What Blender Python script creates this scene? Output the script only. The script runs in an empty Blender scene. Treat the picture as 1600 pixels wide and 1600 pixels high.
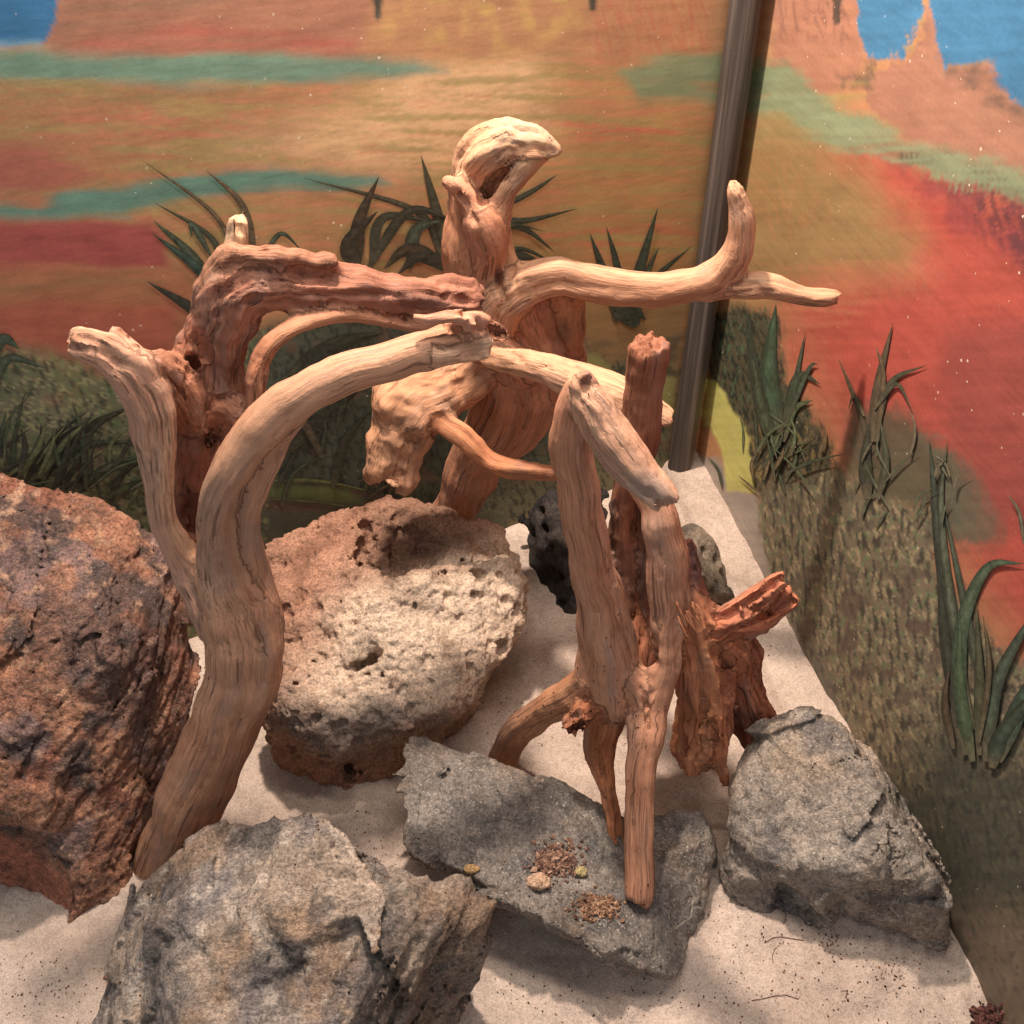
import bpy, bmesh, math, random
import numpy as np
from mathutils import Vector, Matrix

# ------------------------------------------------------------------ camera, light, exposure
SC = bpy.context.scene
COL = SC.collection
random.seed(7)
RNG = np.random.default_rng(7)

H = 0.90                      # camera height above the sand
PITCH = math.radians(40.0)    # looking down
F = 1600.0                    # focal length in photograph pixels
cam_d = bpy.data.cameras.new("camera")
cam = bpy.data.objects.new("camera", cam_d)
COL.objects.link(cam)
cam.location = (0, 0, H)
cam.rotation_euler = (math.pi / 2 - PITCH, 0, 0)
cam_d.sensor_width = 36.0
cam_d.lens = 36.0
cam_d.clip_start = 0.02
cam_d.clip_end = 50
SC.camera = cam

world = bpy.data.worlds.new("World")
SC.world = world
world.use_nodes = True
bg = world.node_tree.nodes["Background"]
bg.inputs[0].default_value = (0.88, 0.93, 1.0, 1)
bg.inputs[1].default_value = 0.40

def lamp(name, kind, loc, target, energy, color, size, angle=None, blend=0.6):
    d = bpy.data.lights.new(name, kind)
    d.energy = energy
    d.color = color
    d.shadow_soft_size = size
    if kind == 'SPOT':
        d.spot_size = math.radians(angle)
        d.spot_blend = blend
    o = bpy.data.objects.new(name, d)
    COL.objects.link(o)
    o.location = loc
    o.rotation_euler = (Vector(target) - Vector(loc)).to_track_quat('-Z', 'Y').to_euler()
    return o

lamp("heat_lamp", 'SPOT', (-0.11, 0.90, 1.36), (0.17, 0.95, 0.0), 86, (1.0, 0.85, 0.73), 0.032, 112, 1.0)

# added unseen overhead area light that fills the walls
td = bpy.data.lights.new("wall_fill_light", 'AREA')
td.shape = 'RECTANGLE'; td.size = 0.9; td.size_y = 0.10; td.energy = 10.5; td.color = (1.0, 0.90, 0.80)
wall_fill = bpy.data.objects.new("wall_fill_light", td); COL.objects.link(wall_fill)
wall_fill.location = (0.0, 0.66, 1.50)
wall_fill.rotation_euler = (Vector((0.08, 1.08, 0.30)) - Vector(wall_fill.location)).to_track_quat('-Z', 'Y').to_euler()

SC.view_settings.view_transform = 'Standard'
SC.view_settings.look = 'None'
SC.view_settings.exposure = 0.08
SC.view_settings.gamma = 1.0
SC.render.engine = 'CYCLES'
SC.cycles.max_bounces = 6
SC.cycles.diffuse_bounces = 4

# ------------------------------------------------------------------ photograph <-> world
CP, SP = math.cos(PITCH), math.sin(PITCH)

def ray(px, py):
    u = (px - 800.0) / F
    v = (800.0 - py) / F
    return np.array([u, CP + v * SP, -SP + v * CP])

def at_y(px, py, y):
    d = ray(px, py); t = y / d[1]
    return np.array([0, 0, H]) + d * t

def at_z(px, py, z):
    d = ray(px, py); t = (z - H) / d[2]
    return np.array([0, 0, H]) + d * t

def depth_of(p):
    return p[1] * CP - (p[2] - H) * SP

def project(p):
    p = np.asarray(p)
    dz = p[..., 2] - H
    dep = p[..., 1] * CP - dz * SP
    up = p[..., 1] * SP + dz * CP
    return 800 + F * p[..., 0] / dep, 800 - F * up / dep

# ------------------------------------------------------------------ numpy noise
_perm = np.random.default_rng(11).permutation(256).astype(np.int32)
_perm = np.concatenate([_perm, _perm, _perm])
_g = np.random.default_rng(5).normal(size=(256, 3)).astype(np.float32)
_g /= np.linalg.norm(_g, axis=1, keepdims=True)

def perlin(p):
    p = np.asarray(p, dtype=np.float32)
    i = np.floor(p).astype(np.int32)
    f = p - i
    i &= 255
    w = f * f * f * (f * (f * 6 - 15) + 10)
    out = np.zeros(len(p), np.float32)
    for dx in (0, 1):
        wx = w[:, 0] if dx else 1 - w[:, 0]
        hx = _perm[i[:, 0] + dx]
        for dy in (0, 1):
            wy = w[:, 1] if dy else 1 - w[:, 1]
            hy = _perm[hx + i[:, 1] + dy]
            for dz in (0, 1):
                wz = w[:, 2] if dz else 1 - w[:, 2]
                gr = _g[_perm[hy + i[:, 2] + dz]]
                dot = gr[:, 0] * (f[:, 0] - dx) + gr[:, 1] * (f[:, 1] - dy) + gr[:, 2] * (f[:, 2] - dz)
                out += wx * wy * wz * dot
    return out * 1.6

def fbm(p, oct=4, gain=0.5, seed=0.0):
    p = np.asarray(p, np.float32) + seed
    s, a = 0, 1.0
    for k in range(oct):
        s = s + a * perlin(p)
        p = p * 2.03 + 17.3
        a *= gain
    return s

def ridged(p, oct=3, gain=0.5, seed=0.0):
    p = np.asarray(p, np.float32) + seed
    s, a = 0, 1.0
    for k in range(oct):
        s = s + a * (1 - np.abs(perlin(p)) * 2)
        p = p * 2.1 + 9.1
        a *= gain
    return s

def worley(p, seed=0, vec=False):
    p = np.asarray(p, np.float32)
    i = np.floor(p).astype(np.int32)
    f1 = np.full(len(p), 9.0, np.float32); f2 = f1.copy(); cid = np.zeros(len(p), np.int32); off = np.zeros(p.shape, np.float32)
    for dx in (-1, 0, 1):
        for dy in (-1, 0, 1):
            for dz in (-1, 0, 1):
                c = i + np.array([dx, dy, dz])
                h = _perm[_perm[_perm[(c[:, 0] + seed) & 255] + (c[:, 1] & 255)] + (c[:, 2] & 255)]
                q = c + 0.5 + 0.45 * _g[h] - p
                d = np.sqrt((q * q).sum(1))
                nearer = d < f1
                f2 = np.where(nearer, f1, np.minimum(f2, d))
                cid = np.where(nearer, h, cid)
                if vec: off[nearer] = q[nearer]
                f1 = np.where(nearer, d, f1)
    return (f1, f2, cid, off) if vec else (f1, f2, cid)

def facets(p, seed=0):
    """broken stone: every cell is a small tilted plane"""
    f1, f2, c, q = worley(p, seed, True)
    return (q * _g[(c * 7 + 31) % 256]).sum(1) + (c / 255.0 - 0.5) * 0.25, f2 - f1

def smooth01(a, b, x):
    t = np.clip((x - a) / (b - a), 0, 1)
    return t * t * (3 - 2 * t)

def lin(c):
    c = np.asarray(c, np.float32) / 255.0
    return np.where(c <= 0.04045, c / 12.92, ((c + 0.055) / 1.055) ** 2.4)

# ------------------------------------------------------------------ distance fields -> meshes
class Field:
    def __init__(self, lo, hi, vox):
        self.lo = np.asarray(lo, np.float32); self.vox = vox
        self.n = np.ceil((np.asarray(hi) - self.lo) / vox).astype(int) + 1
        self.d = np.full(self.n, 0.05, np.float32)
        self.seg = np.full(self.n, -1, np.int16)
        self.best = np.full(self.n, 9.0, np.float32)

    def block(self, lo, hi):
        a = np.clip(np.floor((lo - self.lo) / self.vox).astype(int), 0, self.n - 1)
        b = np.clip(np.ceil((hi - self.lo) / self.vox).astype(int) + 1, 1, self.n)
        sl = tuple(slice(a[k], b[k]) for k in range(3))
        ax = [self.lo[k] + self.vox * np.arange(a[k], b[k], dtype=np.float32) for k in range(3)]
        return sl, ax

def surface_hit(Fd, px, py):
    d = ray(px, py); d = d / np.linalg.norm(d)
    t = np.arange(0.3, 1.9, Fd.vox * 0.5)
    P = np.array([0, 0, H]) + d * t[:, None]
    g = np.round((P - Fd.lo) / Fd.vox).astype(int)
    ok = ((g >= 0) & (g < Fd.n)).all(1)
    g = g[ok]; P = P[ok]
    if not len(g): return None, d
    h = np.flatnonzero(Fd.d[g[:, 0], g[:, 1], g[:, 2]] < 0)
    return (P[h[0]] if len(h) else None), d

def smin(a, b, k):
    h = np.maximum(k - np.abs(a - b), 0) / k
    return np.minimum(a, b) - h * h * k * 0.25

def smax(a, b, k):
    return -smin(-a, -b, k)

def seg_dist(ax, a, b, ra, rb, flat=None):
    x = ax[0][:, None, None]; y = ax[1][None, :, None]; z = ax[2][None, None, :]
    d = b - a
    L = float(d @ d) + 1e-12
    t = ((x - a[0]) * d[0] + (y - a[1]) * d[1] + (z - a[2]) * d[2]) / L
    t = np.clip(t, 0, 1)
    qx = x - a[0] - t * d[0]; qy = y - a[1] - t * d[1]; qz = z - a[2] - t * d[2]
    q2 = qx * qx + qy * qy + qz * qz
    if flat is not None:
        n, k = flat
        w = qx * n[0] + qy * n[1] + qz * n[2]
        q2 = q2 + w * w * (1.0 / (k * k) - 1.0)
    return np.sqrt(q2) - (ra + (rb - ra) * t)

def surface_nets(F_):
    d = F_.d
    ins = d < 0
    c = ins[:-1, :-1, :-1].astype(np.int8)
    s = np.zeros_like(c)
    for o in [(i, j, k) for i in (0, 1) for j in (0, 1) for k in (0, 1)]:
        s += ins[o[0]:o[0] + c.shape[0], o[1]:o[1] + c.shape[1], o[2]:o[2] + c.shape[2]]
    act = (s > 0) & (s < 8)
    I = np.argwhere(act)
    idx = np.full(c.shape, -1, np.int32)
    idx[act] = np.arange(len(I))
    val = {}
    for o in [(i, j, k) for i in (0, 1) for j in (0, 1) for k in (0, 1)]:
        val[o] = d[I[:, 0] + o[0], I[:, 1] + o[1], I[:, 2] + o[2]]
    acc = np.zeros((len(I), 3), np.float32); cnt = np.zeros(len(I), np.float32)
    for axis in range(3):
        for p in (0, 1):
            for q in (0, 1):
                o0 = [p, q]; o0.insert(axis, 0); o1 = [p, q]; o1.insert(axis, 1)
                a, b = val[tuple(o0)], val[tuple(o1)]
                m = (a < 0) != (b < 0)
                t = np.where(m, a / np.where(m, a - b, 1), 0)
                pos = np.tile(np.array(o0, np.float32), (len(I), 1)); pos[:, axis] += t
                acc += pos * m[:, None]; cnt += m
    V = F_.lo + (I + acc / cnt[:, None]) * F_.vox
    faces = []
    for axis in range(3):
        sl0 = [slice(1, -1)] * 3; sl1 = [slice(1, -1)] * 3
        sl0[axis] = slice(0, -1); sl1[axis] = slice(1, None)
        a, b = ins[tuple(sl0)], ins[tuple(sl1)]
        for sign, m in ((0, a & ~b), (1, b & ~a)):
            E = np.argwhere(m)
            if not len(E): continue
            off = np.array([1, 1, 1]); off[axis] = 0
            E = E + off
            u, v = (axis + 1) % 3, (axis + 2) % 3
            du = np.zeros(3, int); du[u] = 1
            dv = np.zeros(3, int); dv[v] = 1
            q = [E - du - dv, E - dv, E, E - du]
            q = np.stack([idx[x[:, 0], x[:, 1], x[:, 2]] for x in q], 1)
            if sign: q = q[:, ::-1]
            faces.append(q)
    Q = np.concatenate(faces)
    Q = Q[(Q >= 0).all(1)]
    return V.astype(np.float32), Q

def biggest(V, Q):
    """drop loose crumbs: keep the largest connected body"""
    lab = np.arange(len(V))
    E = np.concatenate([Q[:, [0, 1]], Q[:, [1, 2]], Q[:, [2, 3]], Q[:, [3, 0]]])
    while True:
        m = np.minimum(lab[E[:, 0]], lab[E[:, 1]])
        new = lab.copy()
        np.minimum.at(new, lab[E[:, 0]], m); np.minimum.at(new, lab[E[:, 1]], m)
        new = np.minimum(new, lab)
        new = new[new]; new = new[new]
        if (new == lab).all(): break
        lab = new
    keep = lab == np.bincount(lab).argmax()
    rm = np.cumsum(keep) - 1
    return V[keep], rm[Q[keep[Q[:, 0]]]]

def vert_normals(V, Q):
    n = np.cross(V[Q[:, 2]] - V[Q[:, 0]], V[Q[:, 3]] - V[Q[:, 1]])
    N = np.zeros_like(V)
    for k in range(3):
        for c in range(4):
            N[:, k] += np.bincount(Q[:, c], n[:, k], len(V))
    return N / (np.linalg.norm(N, axis=1, keepdims=True) + 1e-12)

def relax(Q, A, it):
    nv = len(A)
    deg = np.zeros(nv)
    for a, b in ((0, 1), (1, 2), (2, 3), (3, 0)):
        deg += np.bincount(Q[:, a], minlength=nv) + np.bincount(Q[:, b], minlength=nv)
    for _ in range(it):
        B = np.zeros_like(A)
        for a, b in ((0, 1), (1, 2), (2, 3), (3, 0)):
            for k in range(A.shape[1]):
                B[:, k] += np.bincount(Q[:, a], A[Q[:, b], k], nv) + np.bincount(Q[:, b], A[Q[:, a], k], nv)
        A = 0.4 * A + 0.6 * B / np.maximum(deg, 1)[:, None]
    return A

def make_mesh(name, V, Q, mat, attrs=None, normals=None, parent=None, smooth=True):
    Q = np.asarray(Q, np.int32)
    k = Q.shape[1]
    me = bpy.data.meshes.new(name)
    me.vertices.add(len(V)); me.vertices.foreach_set("co", np.asarray(V, np.float32).ravel())
    me.loops.add(Q.size); me.loops.foreach_set("vertex_index", Q.ravel())
    me.polygons.add(len(Q))
    me.polygons.foreach_set("loop_start", np.arange(0, Q.size, k, dtype=np.int32))
    me.polygons.foreach_set("loop_total", np.full(len(Q), k, np.int32))
    me.update(calc_edges=True)
    me.validate()
    me.polygons.foreach_set("use_smooth", np.full(len(me.polygons), smooth))
    for an, arr in (attrs or {}).items():
        arr = np.asarray(arr, np.float32)
        if arr.ndim == 1:
            at = me.attributes.new(an, 'FLOAT', 'POINT'); at.data.foreach_set("value", arr)
        else:
            at = me.attributes.new(an, 'FLOAT_VECTOR', 'POINT'); at.data.foreach_set("vector", arr.ravel())
    if normals is not None:
        me.normals_split_custom_set_from_vertices(normals.tolist())
    me.materials.append(mat)
    o = bpy.data.objects.new(name, me)
    COL.objects.link(o)
    if parent is not None:
        o.parent = parent
    return o

def tag(o, label=None, cat=None, group=None, kind=None):
    if label: o["label"] = label
    if cat: o["category"] = cat
    if group: o["group"] = group
    if kind: o["kind"] = kind
    return o

def empty(name, loc, label, cat, group=None):
    o = bpy.data.objects.new(name, None)
    COL.objects.link(o)
    o.location = loc
    o.empty_display_size = 0.05
    return tag(o, label, cat, group)

# ------------------------------------------------------------------ node materials
class Mat:
    def __init__(self, name, rough=0.8, spec=0.25):
        self.m = bpy.data.materials.new(name); self.m.use_nodes = True
        self.nt = self.m.node_tree
        self.b = self.nt.nodes["Principled BSDF"]
        self.b.inputs["Roughness"].default_value = rough
        self.b.inputs["Specular IOR Level"].default_value = spec
    def n(self, t, **kw):
        nd = self.nt.nodes.new("ShaderNode" + t)
        for k, v in kw.items():
            if k.startswith("i_"):
                s = nd.inputs[k[2:].replace("_", " ")]
                self.put(s, v)
            else:
                setattr(nd, k, v)
        return nd
    def put(self, sock, v):
        if isinstance(v, bpy.types.NodeSocket): self.nt.links.new(v, sock)
        elif isinstance(v, bpy.types.Node): self.nt.links.new(v.outputs[0], sock)
        else:
            if isinstance(v, tuple) and len(v) == 3 and sock.type == 'RGBA': v = (*v, 1)
            sock.default_value = v
    def attr(self, name):
        a = self.n("Attribute", attribute_name=name)
        return a
    def obj(self):
        return self.n("TexCoord").outputs["Object"]
    def scale(self, vec, s):
        m = self.n("Mapping"); self.put(m.inputs["Vector"], vec)
        m.inputs["Scale"].default_value = s if isinstance(s, tuple) else (s, s, s)
        return m.outputs[0]
    def noise(self, vec, scale, detail=4, rough=0.55, dist=0.0):
        nd = self.n("TexNoise"); self.put(nd.inputs["Vector"], vec)
        nd.inputs["Scale"].default_value = scale; nd.inputs["Detail"].default_value = detail
        nd.inputs["Roughness"].default_value = rough; nd.inputs["Distortion"].default_value = dist
        return nd.outputs[0]
    def voro(self, vec, scale, feature='F1', out=0, rnd=1.0):
        nd = self.n("TexVoronoi", feature=feature); self.put(nd.inputs["Vector"], vec)
        nd.inputs["Scale"].default_value = scale; nd.inputs["Randomness"].default_value = rnd
        return nd.outputs[out]
    def ramp(self, fac, *stops):
        r = self.n("ValToRGB"); self.put(r.inputs[0], fac)
        e = r.color_ramp.elements
        while len(e) < len(stops): e.new(0.5)
        for el, (p, c) in zip(e, stops):
            el.position = p
            el.color = (c, c, c, 1) if not isinstance(c, tuple) else (*c, 1)
        return r.outputs[0]
    def mix(self, fac, a, b, mode='MIX'):
        x = self.n("Mix", data_type='RGBA', blend_type=mode)
        self.put(x.inputs[0], fac); self.put(x.inputs[6], a); self.put(x.inputs[7], b)
        return x.outputs[2]
    def math(self, op, a, b=0.0):
        x = self.n("Math", operation=op); self.put(x.inputs[0], a); self.put(x.inputs[1], b)
        return x.outputs[0]
    def bump(self, h, strength=0.5, dist=0.002, prev=None):
        x = self.n("Bump"); x.inputs["Strength"].default_value = strength
        x.inputs["Distance"].default_value = dist
        self.put(x.inputs["Height"], h)
        if prev is not None: self.put(x.inputs["Normal"], prev)
        return x.outputs[0]
    def color(self, c): self.put(self.b.inputs["Base Color"], c)
    def normal(self, n): self.put(self.b.inputs["Normal"], n)
    def rough(self, r): self.put(self.b.inputs["Roughness"], r)

def wood_material():
    M = Mat("driftwood", 0.72, 0.22)
    g = M.attr("grain").outputs["Vector"]; t = M.attr("tint").outputs["Vector"]
    fine = M.noise(M.scale(g, (520, 520, 16)), 1.0, 5, 0.6)
    mid = M.noise(M.scale(g, (110, 110, 7)), 1.0, 4, 0.6, 0.3)
    blot = M.noise(M.obj(), 14, 4, 0.6)
    zone = M.ramp(M.noise(M.scale(g, (22, 22, 9)), 1.0, 3, 0.6, 0.6), (0.40, 0.15), (0.60, 1.0))
    wisp = M.noise(M.scale(g, (260, 260, 30)), 1.0, 6, 0.7, 1.2)
    c = M.mix(zone, t, M.mix(1.0, t, M.ramp(fine, (0.36, 0.52), (0.5, 1.0), (0.66, 1.22)), 'MULTIPLY'))
    c = M.mix(1.0, c, M.ramp(mid, (0.34, 0.84), (0.5, 1.0), (0.66, 1.08)), 'MULTIPLY')
    c = M.mix(1.0, c, M.ramp(wisp, (0.36, 0.80), (0.5, 1.0), (0.66, 1.14)), 'MULTIPLY')
    grey = M.ramp(M.noise(M.scale(g, (34, 34, 6)), 1.0, 5, 0.65, 0.8), (0.54, 0.0), (0.66, 0.55))
    c = M.mix(grey, c, M.mix(0.5, M.mix(1.0, c, (0.70, 0.72, 0.76), 'MULTIPLY'), (0.30, 0.25, 0.22)))
    c = M.mix(M.ramp(blot, (0.50, 0.0), (0.68, 0.55)), c, M.mix(1.0, c, (0.82, 0.66, 0.56), 'MULTIPLY'))
    cr = M.noise(M.scale(g, (190, 190, 6)), 1.0, 3, 0.5, 0.4)
    crk = M.ramp(cr, (0.31, 1.0), (0.36, 0.0))
    c = M.mix(M.math('MULTIPLY', crk, 0.55), c, (0.06, 0.026, 0.015))
    speck = M.noise(M.obj(), 480, 3, 0.7)
    c = M.mix(M.ramp(speck, (0.68, 0.0), (0.76, 0.5)), c, (0.07, 0.035, 0.02))
    M.color(c)
    h = M.math('ADD', M.math('MULTIPLY', M.math('MULTIPLY', fine, zone), 0.9), M.math('MULTIPLY', wisp, 0.6))
    h = M.math('ADD', h, M.math('MULTIPLY', mid, 0.6))
    h = M.math('SUBTRACT', h, M.math('MULTIPLY', crk, 0.8))
    nb = M.bump(h, 0.8, 0.0016)
    nb = M.bump(M.noise(M.obj(), 300, 4, 0.7), 0.25, 0.001, nb)
    M.normal(nb)
    return M.m

def rock_material(name, contrast=0.5, speck_col=None, speck_amt=0.0, veins=False, spec=0.35, rough=0.65,
                  bump_scale=120, bump_str=0.8, strata=None, dark=(0.03, 0.028, 0.027), dark_amt=0.7):
    M = Mat(name, rough, spec)
    o = M.obj(); t = M.attr("tint").outputs["Vector"]
    v = M.scale(o, strata) if strata else o
    a = M.noise(v, 28, 6, 0.65, 0.5)
    b = M.noise(v, 190, 6, 0.75)
    f = M.noise(o, 400, 3, 0.75)
    c = M.mix(1.0, t, M.ramp(a, (0.34, 1 - contrast), (0.5, 1.0), (0.66, 1 + contrast * 0.5)), 'MULTIPLY')
    c = M.mix(1.0, c, M.ramp(b, (0.36, 1 - contrast * 0.9), (0.5, 1.0), (0.64, 1 + contrast * 0.6)), 'MULTIPLY')
    c = M.mix(1.0, c, M.ramp(f, (0.37, 0.62), (0.5, 1.0), (0.63, 1.30)), 'MULTIPLY')
    pit = M.noise(v, 42, 7, 0.78, 0.8)
    c = M.mix(M.math('MULTIPLY', M.ramp(pit, (0.60, 0.0), (0.66, 1.0)), dark_amt), c, dark)
    if speck_col:
        w = M.noise(o, 430, 2, 0.6)
        w2 = M.noise(o, 60, 3, 0.6)
        s = M.math('MULTIPLY', M.ramp(w, (0.60, 0.0), (0.66, 1.0)), M.ramp(w2, (0.35, 0.15), (0.7, 1.0)))
        s = M.math('MULTIPLY', s, speck_amt)
        c = M.mix(s, c, speck_col)
        M.rough(M.ramp(s, (0.0, rough), (1.0, 0.25)))
    if veins:
        q = M.noise(o, 7, 3, 0.5, 0.6)
        vn = M.math('ABSOLUTE', M.math('SUBTRACT', q, 0.5))
        msk = M.math('MULTIPLY', M.ramp(vn, (0.0, 1.0), (0.006, 0.0)), M.ramp(M.noise(o, 16, 2), (0.52, 0.0), (0.62, 0.7)))
        c = M.mix(msk, c, (0.55, 0.47, 0.38))
    M.color(c)
    h = M.math('ADD', M.math('MULTIPLY', b, 1.0), M.math('MULTIPLY', f, 0.6))
    nb = M.bump(h, bump_str, 0.004)
    nb = M.bump(M.noise(o, 1100, 3, 0.7), 0.35, 0.001, nb)
    M.normal(nb)
    return M.m

def sand_material():
    M = Mat("sand", 0.9, 0.2)
    o = M.obj()
    gr = M.noise(o, 560, 2, 0.8)
    gm = M.noise(o, 150, 4, 0.7)
    pa = M.noise(o, 9, 4, 0.6)
    c = M.ramp(pa, (0.36, (0.44, 0.335, 0.27)), (0.64, (0.60, 0.475, 0.39)))
    c = M.mix(1.0, c, M.ramp(gr, (0.36, 0.74), (0.5, 1.0), (0.64, 1.16)), 'MULTIPLY')
    c = M.mix(1.0, c, M.ramp(gm, (0.36, 0.86), (0.5, 1.0), (0.64, 1.08)), 'MULTIPLY')
    d = M.noise(o, 700, 2, 0.5)
    c = M.mix(M.ramp(d, (0.74, 0.0), (0.78, 0.7)), c, (0.14, 0.07, 0.04))
    M.color(c)
    nb = M.bump(M.math('ADD', gr, gm), 0.55, 0.0016)
    nb = M.bump(M.noise(o, 45, 4, 0.6), 0.35, 0.006, nb)
    M.normal(nb)
    return M.m

def mural_material():
    M = Mat("mural_paint", 0.7, 0.2)
    uv = M.attr("wall").outputs["Vector"]; t = M.attr("tint").outputs["Vector"]
    br = M.noise(M.scale(uv, (16, 130, 1)), 1.0, 5, 0.7, 0.4)
    fine = M.noise(uv, 260, 4, 0.7)
    c = M.mix(1.0, t, M.ramp(br, (0.34, 0.90), (0.5, 1.0), (0.66, 1.07)), 'MULTIPLY')
    c = M.mix(1.0, c, M.ramp(fine, (0.34, 0.94), (0.5, 1.0), (0.66, 1.05)), 'MULTIPLY')
    # pale grit and paint flecks stuck to the wall
    v = M.n("TexVoronoi", feature='F1'); M.put(v.inputs["Vector"], uv); v.inputs["Scale"].default_value = 130
    sep = M.n("SeparateColor"); M.put(sep.inputs[0], v.outputs["Color"])
    size = M.math('MULTIPLY', M.math('POWER', sep.outputs[0], 3.0), 0.19)
    keep = M.math('GREATER_THAN', sep.outputs[1], 0.30)
    dens = M.ramp(M.noise(uv, 7, 4), (0.44, 0.0), (0.60, 1.0))
    s = M.math('MULTIPLY', M.math('LESS_THAN', v.outputs["Distance"], size), M.math('MULTIPLY', keep, dens))
    c = M.mix(M.math('MULTIPLY', s, 0.7), c, (0.80, 0.68, 0.52))
    M.color(c)
    M.normal(M.bump(M.math('ADD', M.math('MULTIPLY', br, 0.6), fine), 0.10, 0.001))
    return M.m

def plain_tint_material(name, rough, spec, scale, lo, hi):
    M = Mat(name, rough, spec)
    t = M.attr("tint").outputs["Vector"]
    n = M.noise(M.obj(), scale, 4, 0.65)
    M.color(M.mix(1.0, t, M.ramp(n, (0.3, lo), (0.7, hi)), 'MULTIPLY'))
    M.normal(M.bump(n, 0.4, 0.001))
    return M.m

def pole_material():
    M = Mat("dark_wood", 0.55, 0.3)
    o = M.obj()
    a = M.noise(M.scale(o, (160, 160, 3)), 1.0, 5, 0.65)
    b = M.noise(M.scale(o, (45, 45, 2)), 1.0, 3, 0.6)
    c = M.ramp(a, (0.34, (0.036, 0.027, 0.022)), (0.52, (0.072, 0.055, 0.047)), (0.68, (0.13, 0.104, 0.09)))
    c = M.mix(1.0, c, M.ramp(b, (0.3, 0.7), (0.7, 1.3)), 'MULTIPLY')
    fl = M.noise(o, 420, 2, 0.6)
    c = M.mix(M.ramp(fl, (0.72, 0.0), (0.78, 0.6)), c, (0.4, 0.34, 0.28))
    M.color(c)
    M.normal(M.bump(a, 0.4, 0.001))
    return M.m

MAT_WOOD = wood_material()
MAT_SAND = sand_material()
MAT_MURAL = mural_material()
MAT_POLE = pole_material()
MAT_GREY = rock_material("grey_stone", 0.42, (0.75, 0.66, 0.55), 0.75, True, 0.4, 0.6, 120, 0.8)
MAT_BEDDED = rock_material("bedded_stone", 0.48, (0.72, 0.62, 0.52), 0.35, False, 0.3, 0.7, 120, 0.9, (1.0, 1.6, 2.0))
MAT_RUST = rock_material("rust_stone", 0.55, (0.75, 0.62, 0.55), 0.40, False, 0.45, 0.5, 120, 1.0)
MAT_POROUS = rock_material("porous_stone", 0.24, None, 0, False, 0.2, 0.85, 120, 0.9, None, (0.10, 0.05, 0.03), 0.35)
MAT_LAVA = rock_material("lava_stone", 0.6, (0.25, 0.22, 0.2), 0.4, False, 0.3, 0.75, 120, 1.0)

# ------------------------------------------------------------------ the setting: painted walls and sand
CORNER = at_z(1086, 722, 0.0)
BACK_L = at_z(800, 822, 0.0)
RIGHT_F = at_z(1560, 1600, 0.0)
DB = (BACK_L - CORNER); DB /= np.linalg.norm(DB)
DR = (RIGHT_F - CORNER); DR /= np.linalg.norm(DR)
NB = np.array([DB[1], -DB[0], 0]); NB = NB if NB @ (np.array([0, 0.5, 0]) - CORNER) > 0 else -NB
NR = np.array([DR[1], -DR[0], 0]); NR = NR if NR @ (np.array([0, 0.5, 0]) - CORNER) > 0 else -NR
WALL_TOP = 0.86

def poly_sd(px, py, pts):
    """signed distance (negative inside) to a polygon in photograph pixels"""
    pts = np.asarray(pts, np.float32)
    d = np.full(px.shape, 1e9, np.float32); ins = np.zeros(px.shape, bool)
    n = len(pts)
    for i in range(n):
        ax, ay = pts[i]; bx, by = pts[(i + 1) % n]
        ex, ey = bx - ax, by - ay
        t = np.clip(((px - ax) * ex + (py - ay) * ey) / (ex * ex + ey * ey + 1e-9), 0, 1)
        d = np.minimum(d, np.hypot(px - ax - t * ex, py - ay - t * ey))
        if ay != by:
            c = ((ay > py) != (by > py)) & (px < ex * (py - ay) / (by - ay) + ax)
            ins ^= c
    return np.where(ins, -d, d)

def line_d(px, py, pts):
    d = np.full(px.shape, 1e9, np.float32)
    for (ax, ay), (bx, by) in zip(pts[:-1], pts[1:]):
        ex, ey = bx - ax, by - ay
        t = np.clip(((px - ax) * ex + (py - ay) * ey) / (ex * ex + ey * ey), 0, 1)
        d = np.minimum(d, np.hypot(px - ax - t * ex, py - ay - t * ey))
    return d

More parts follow.
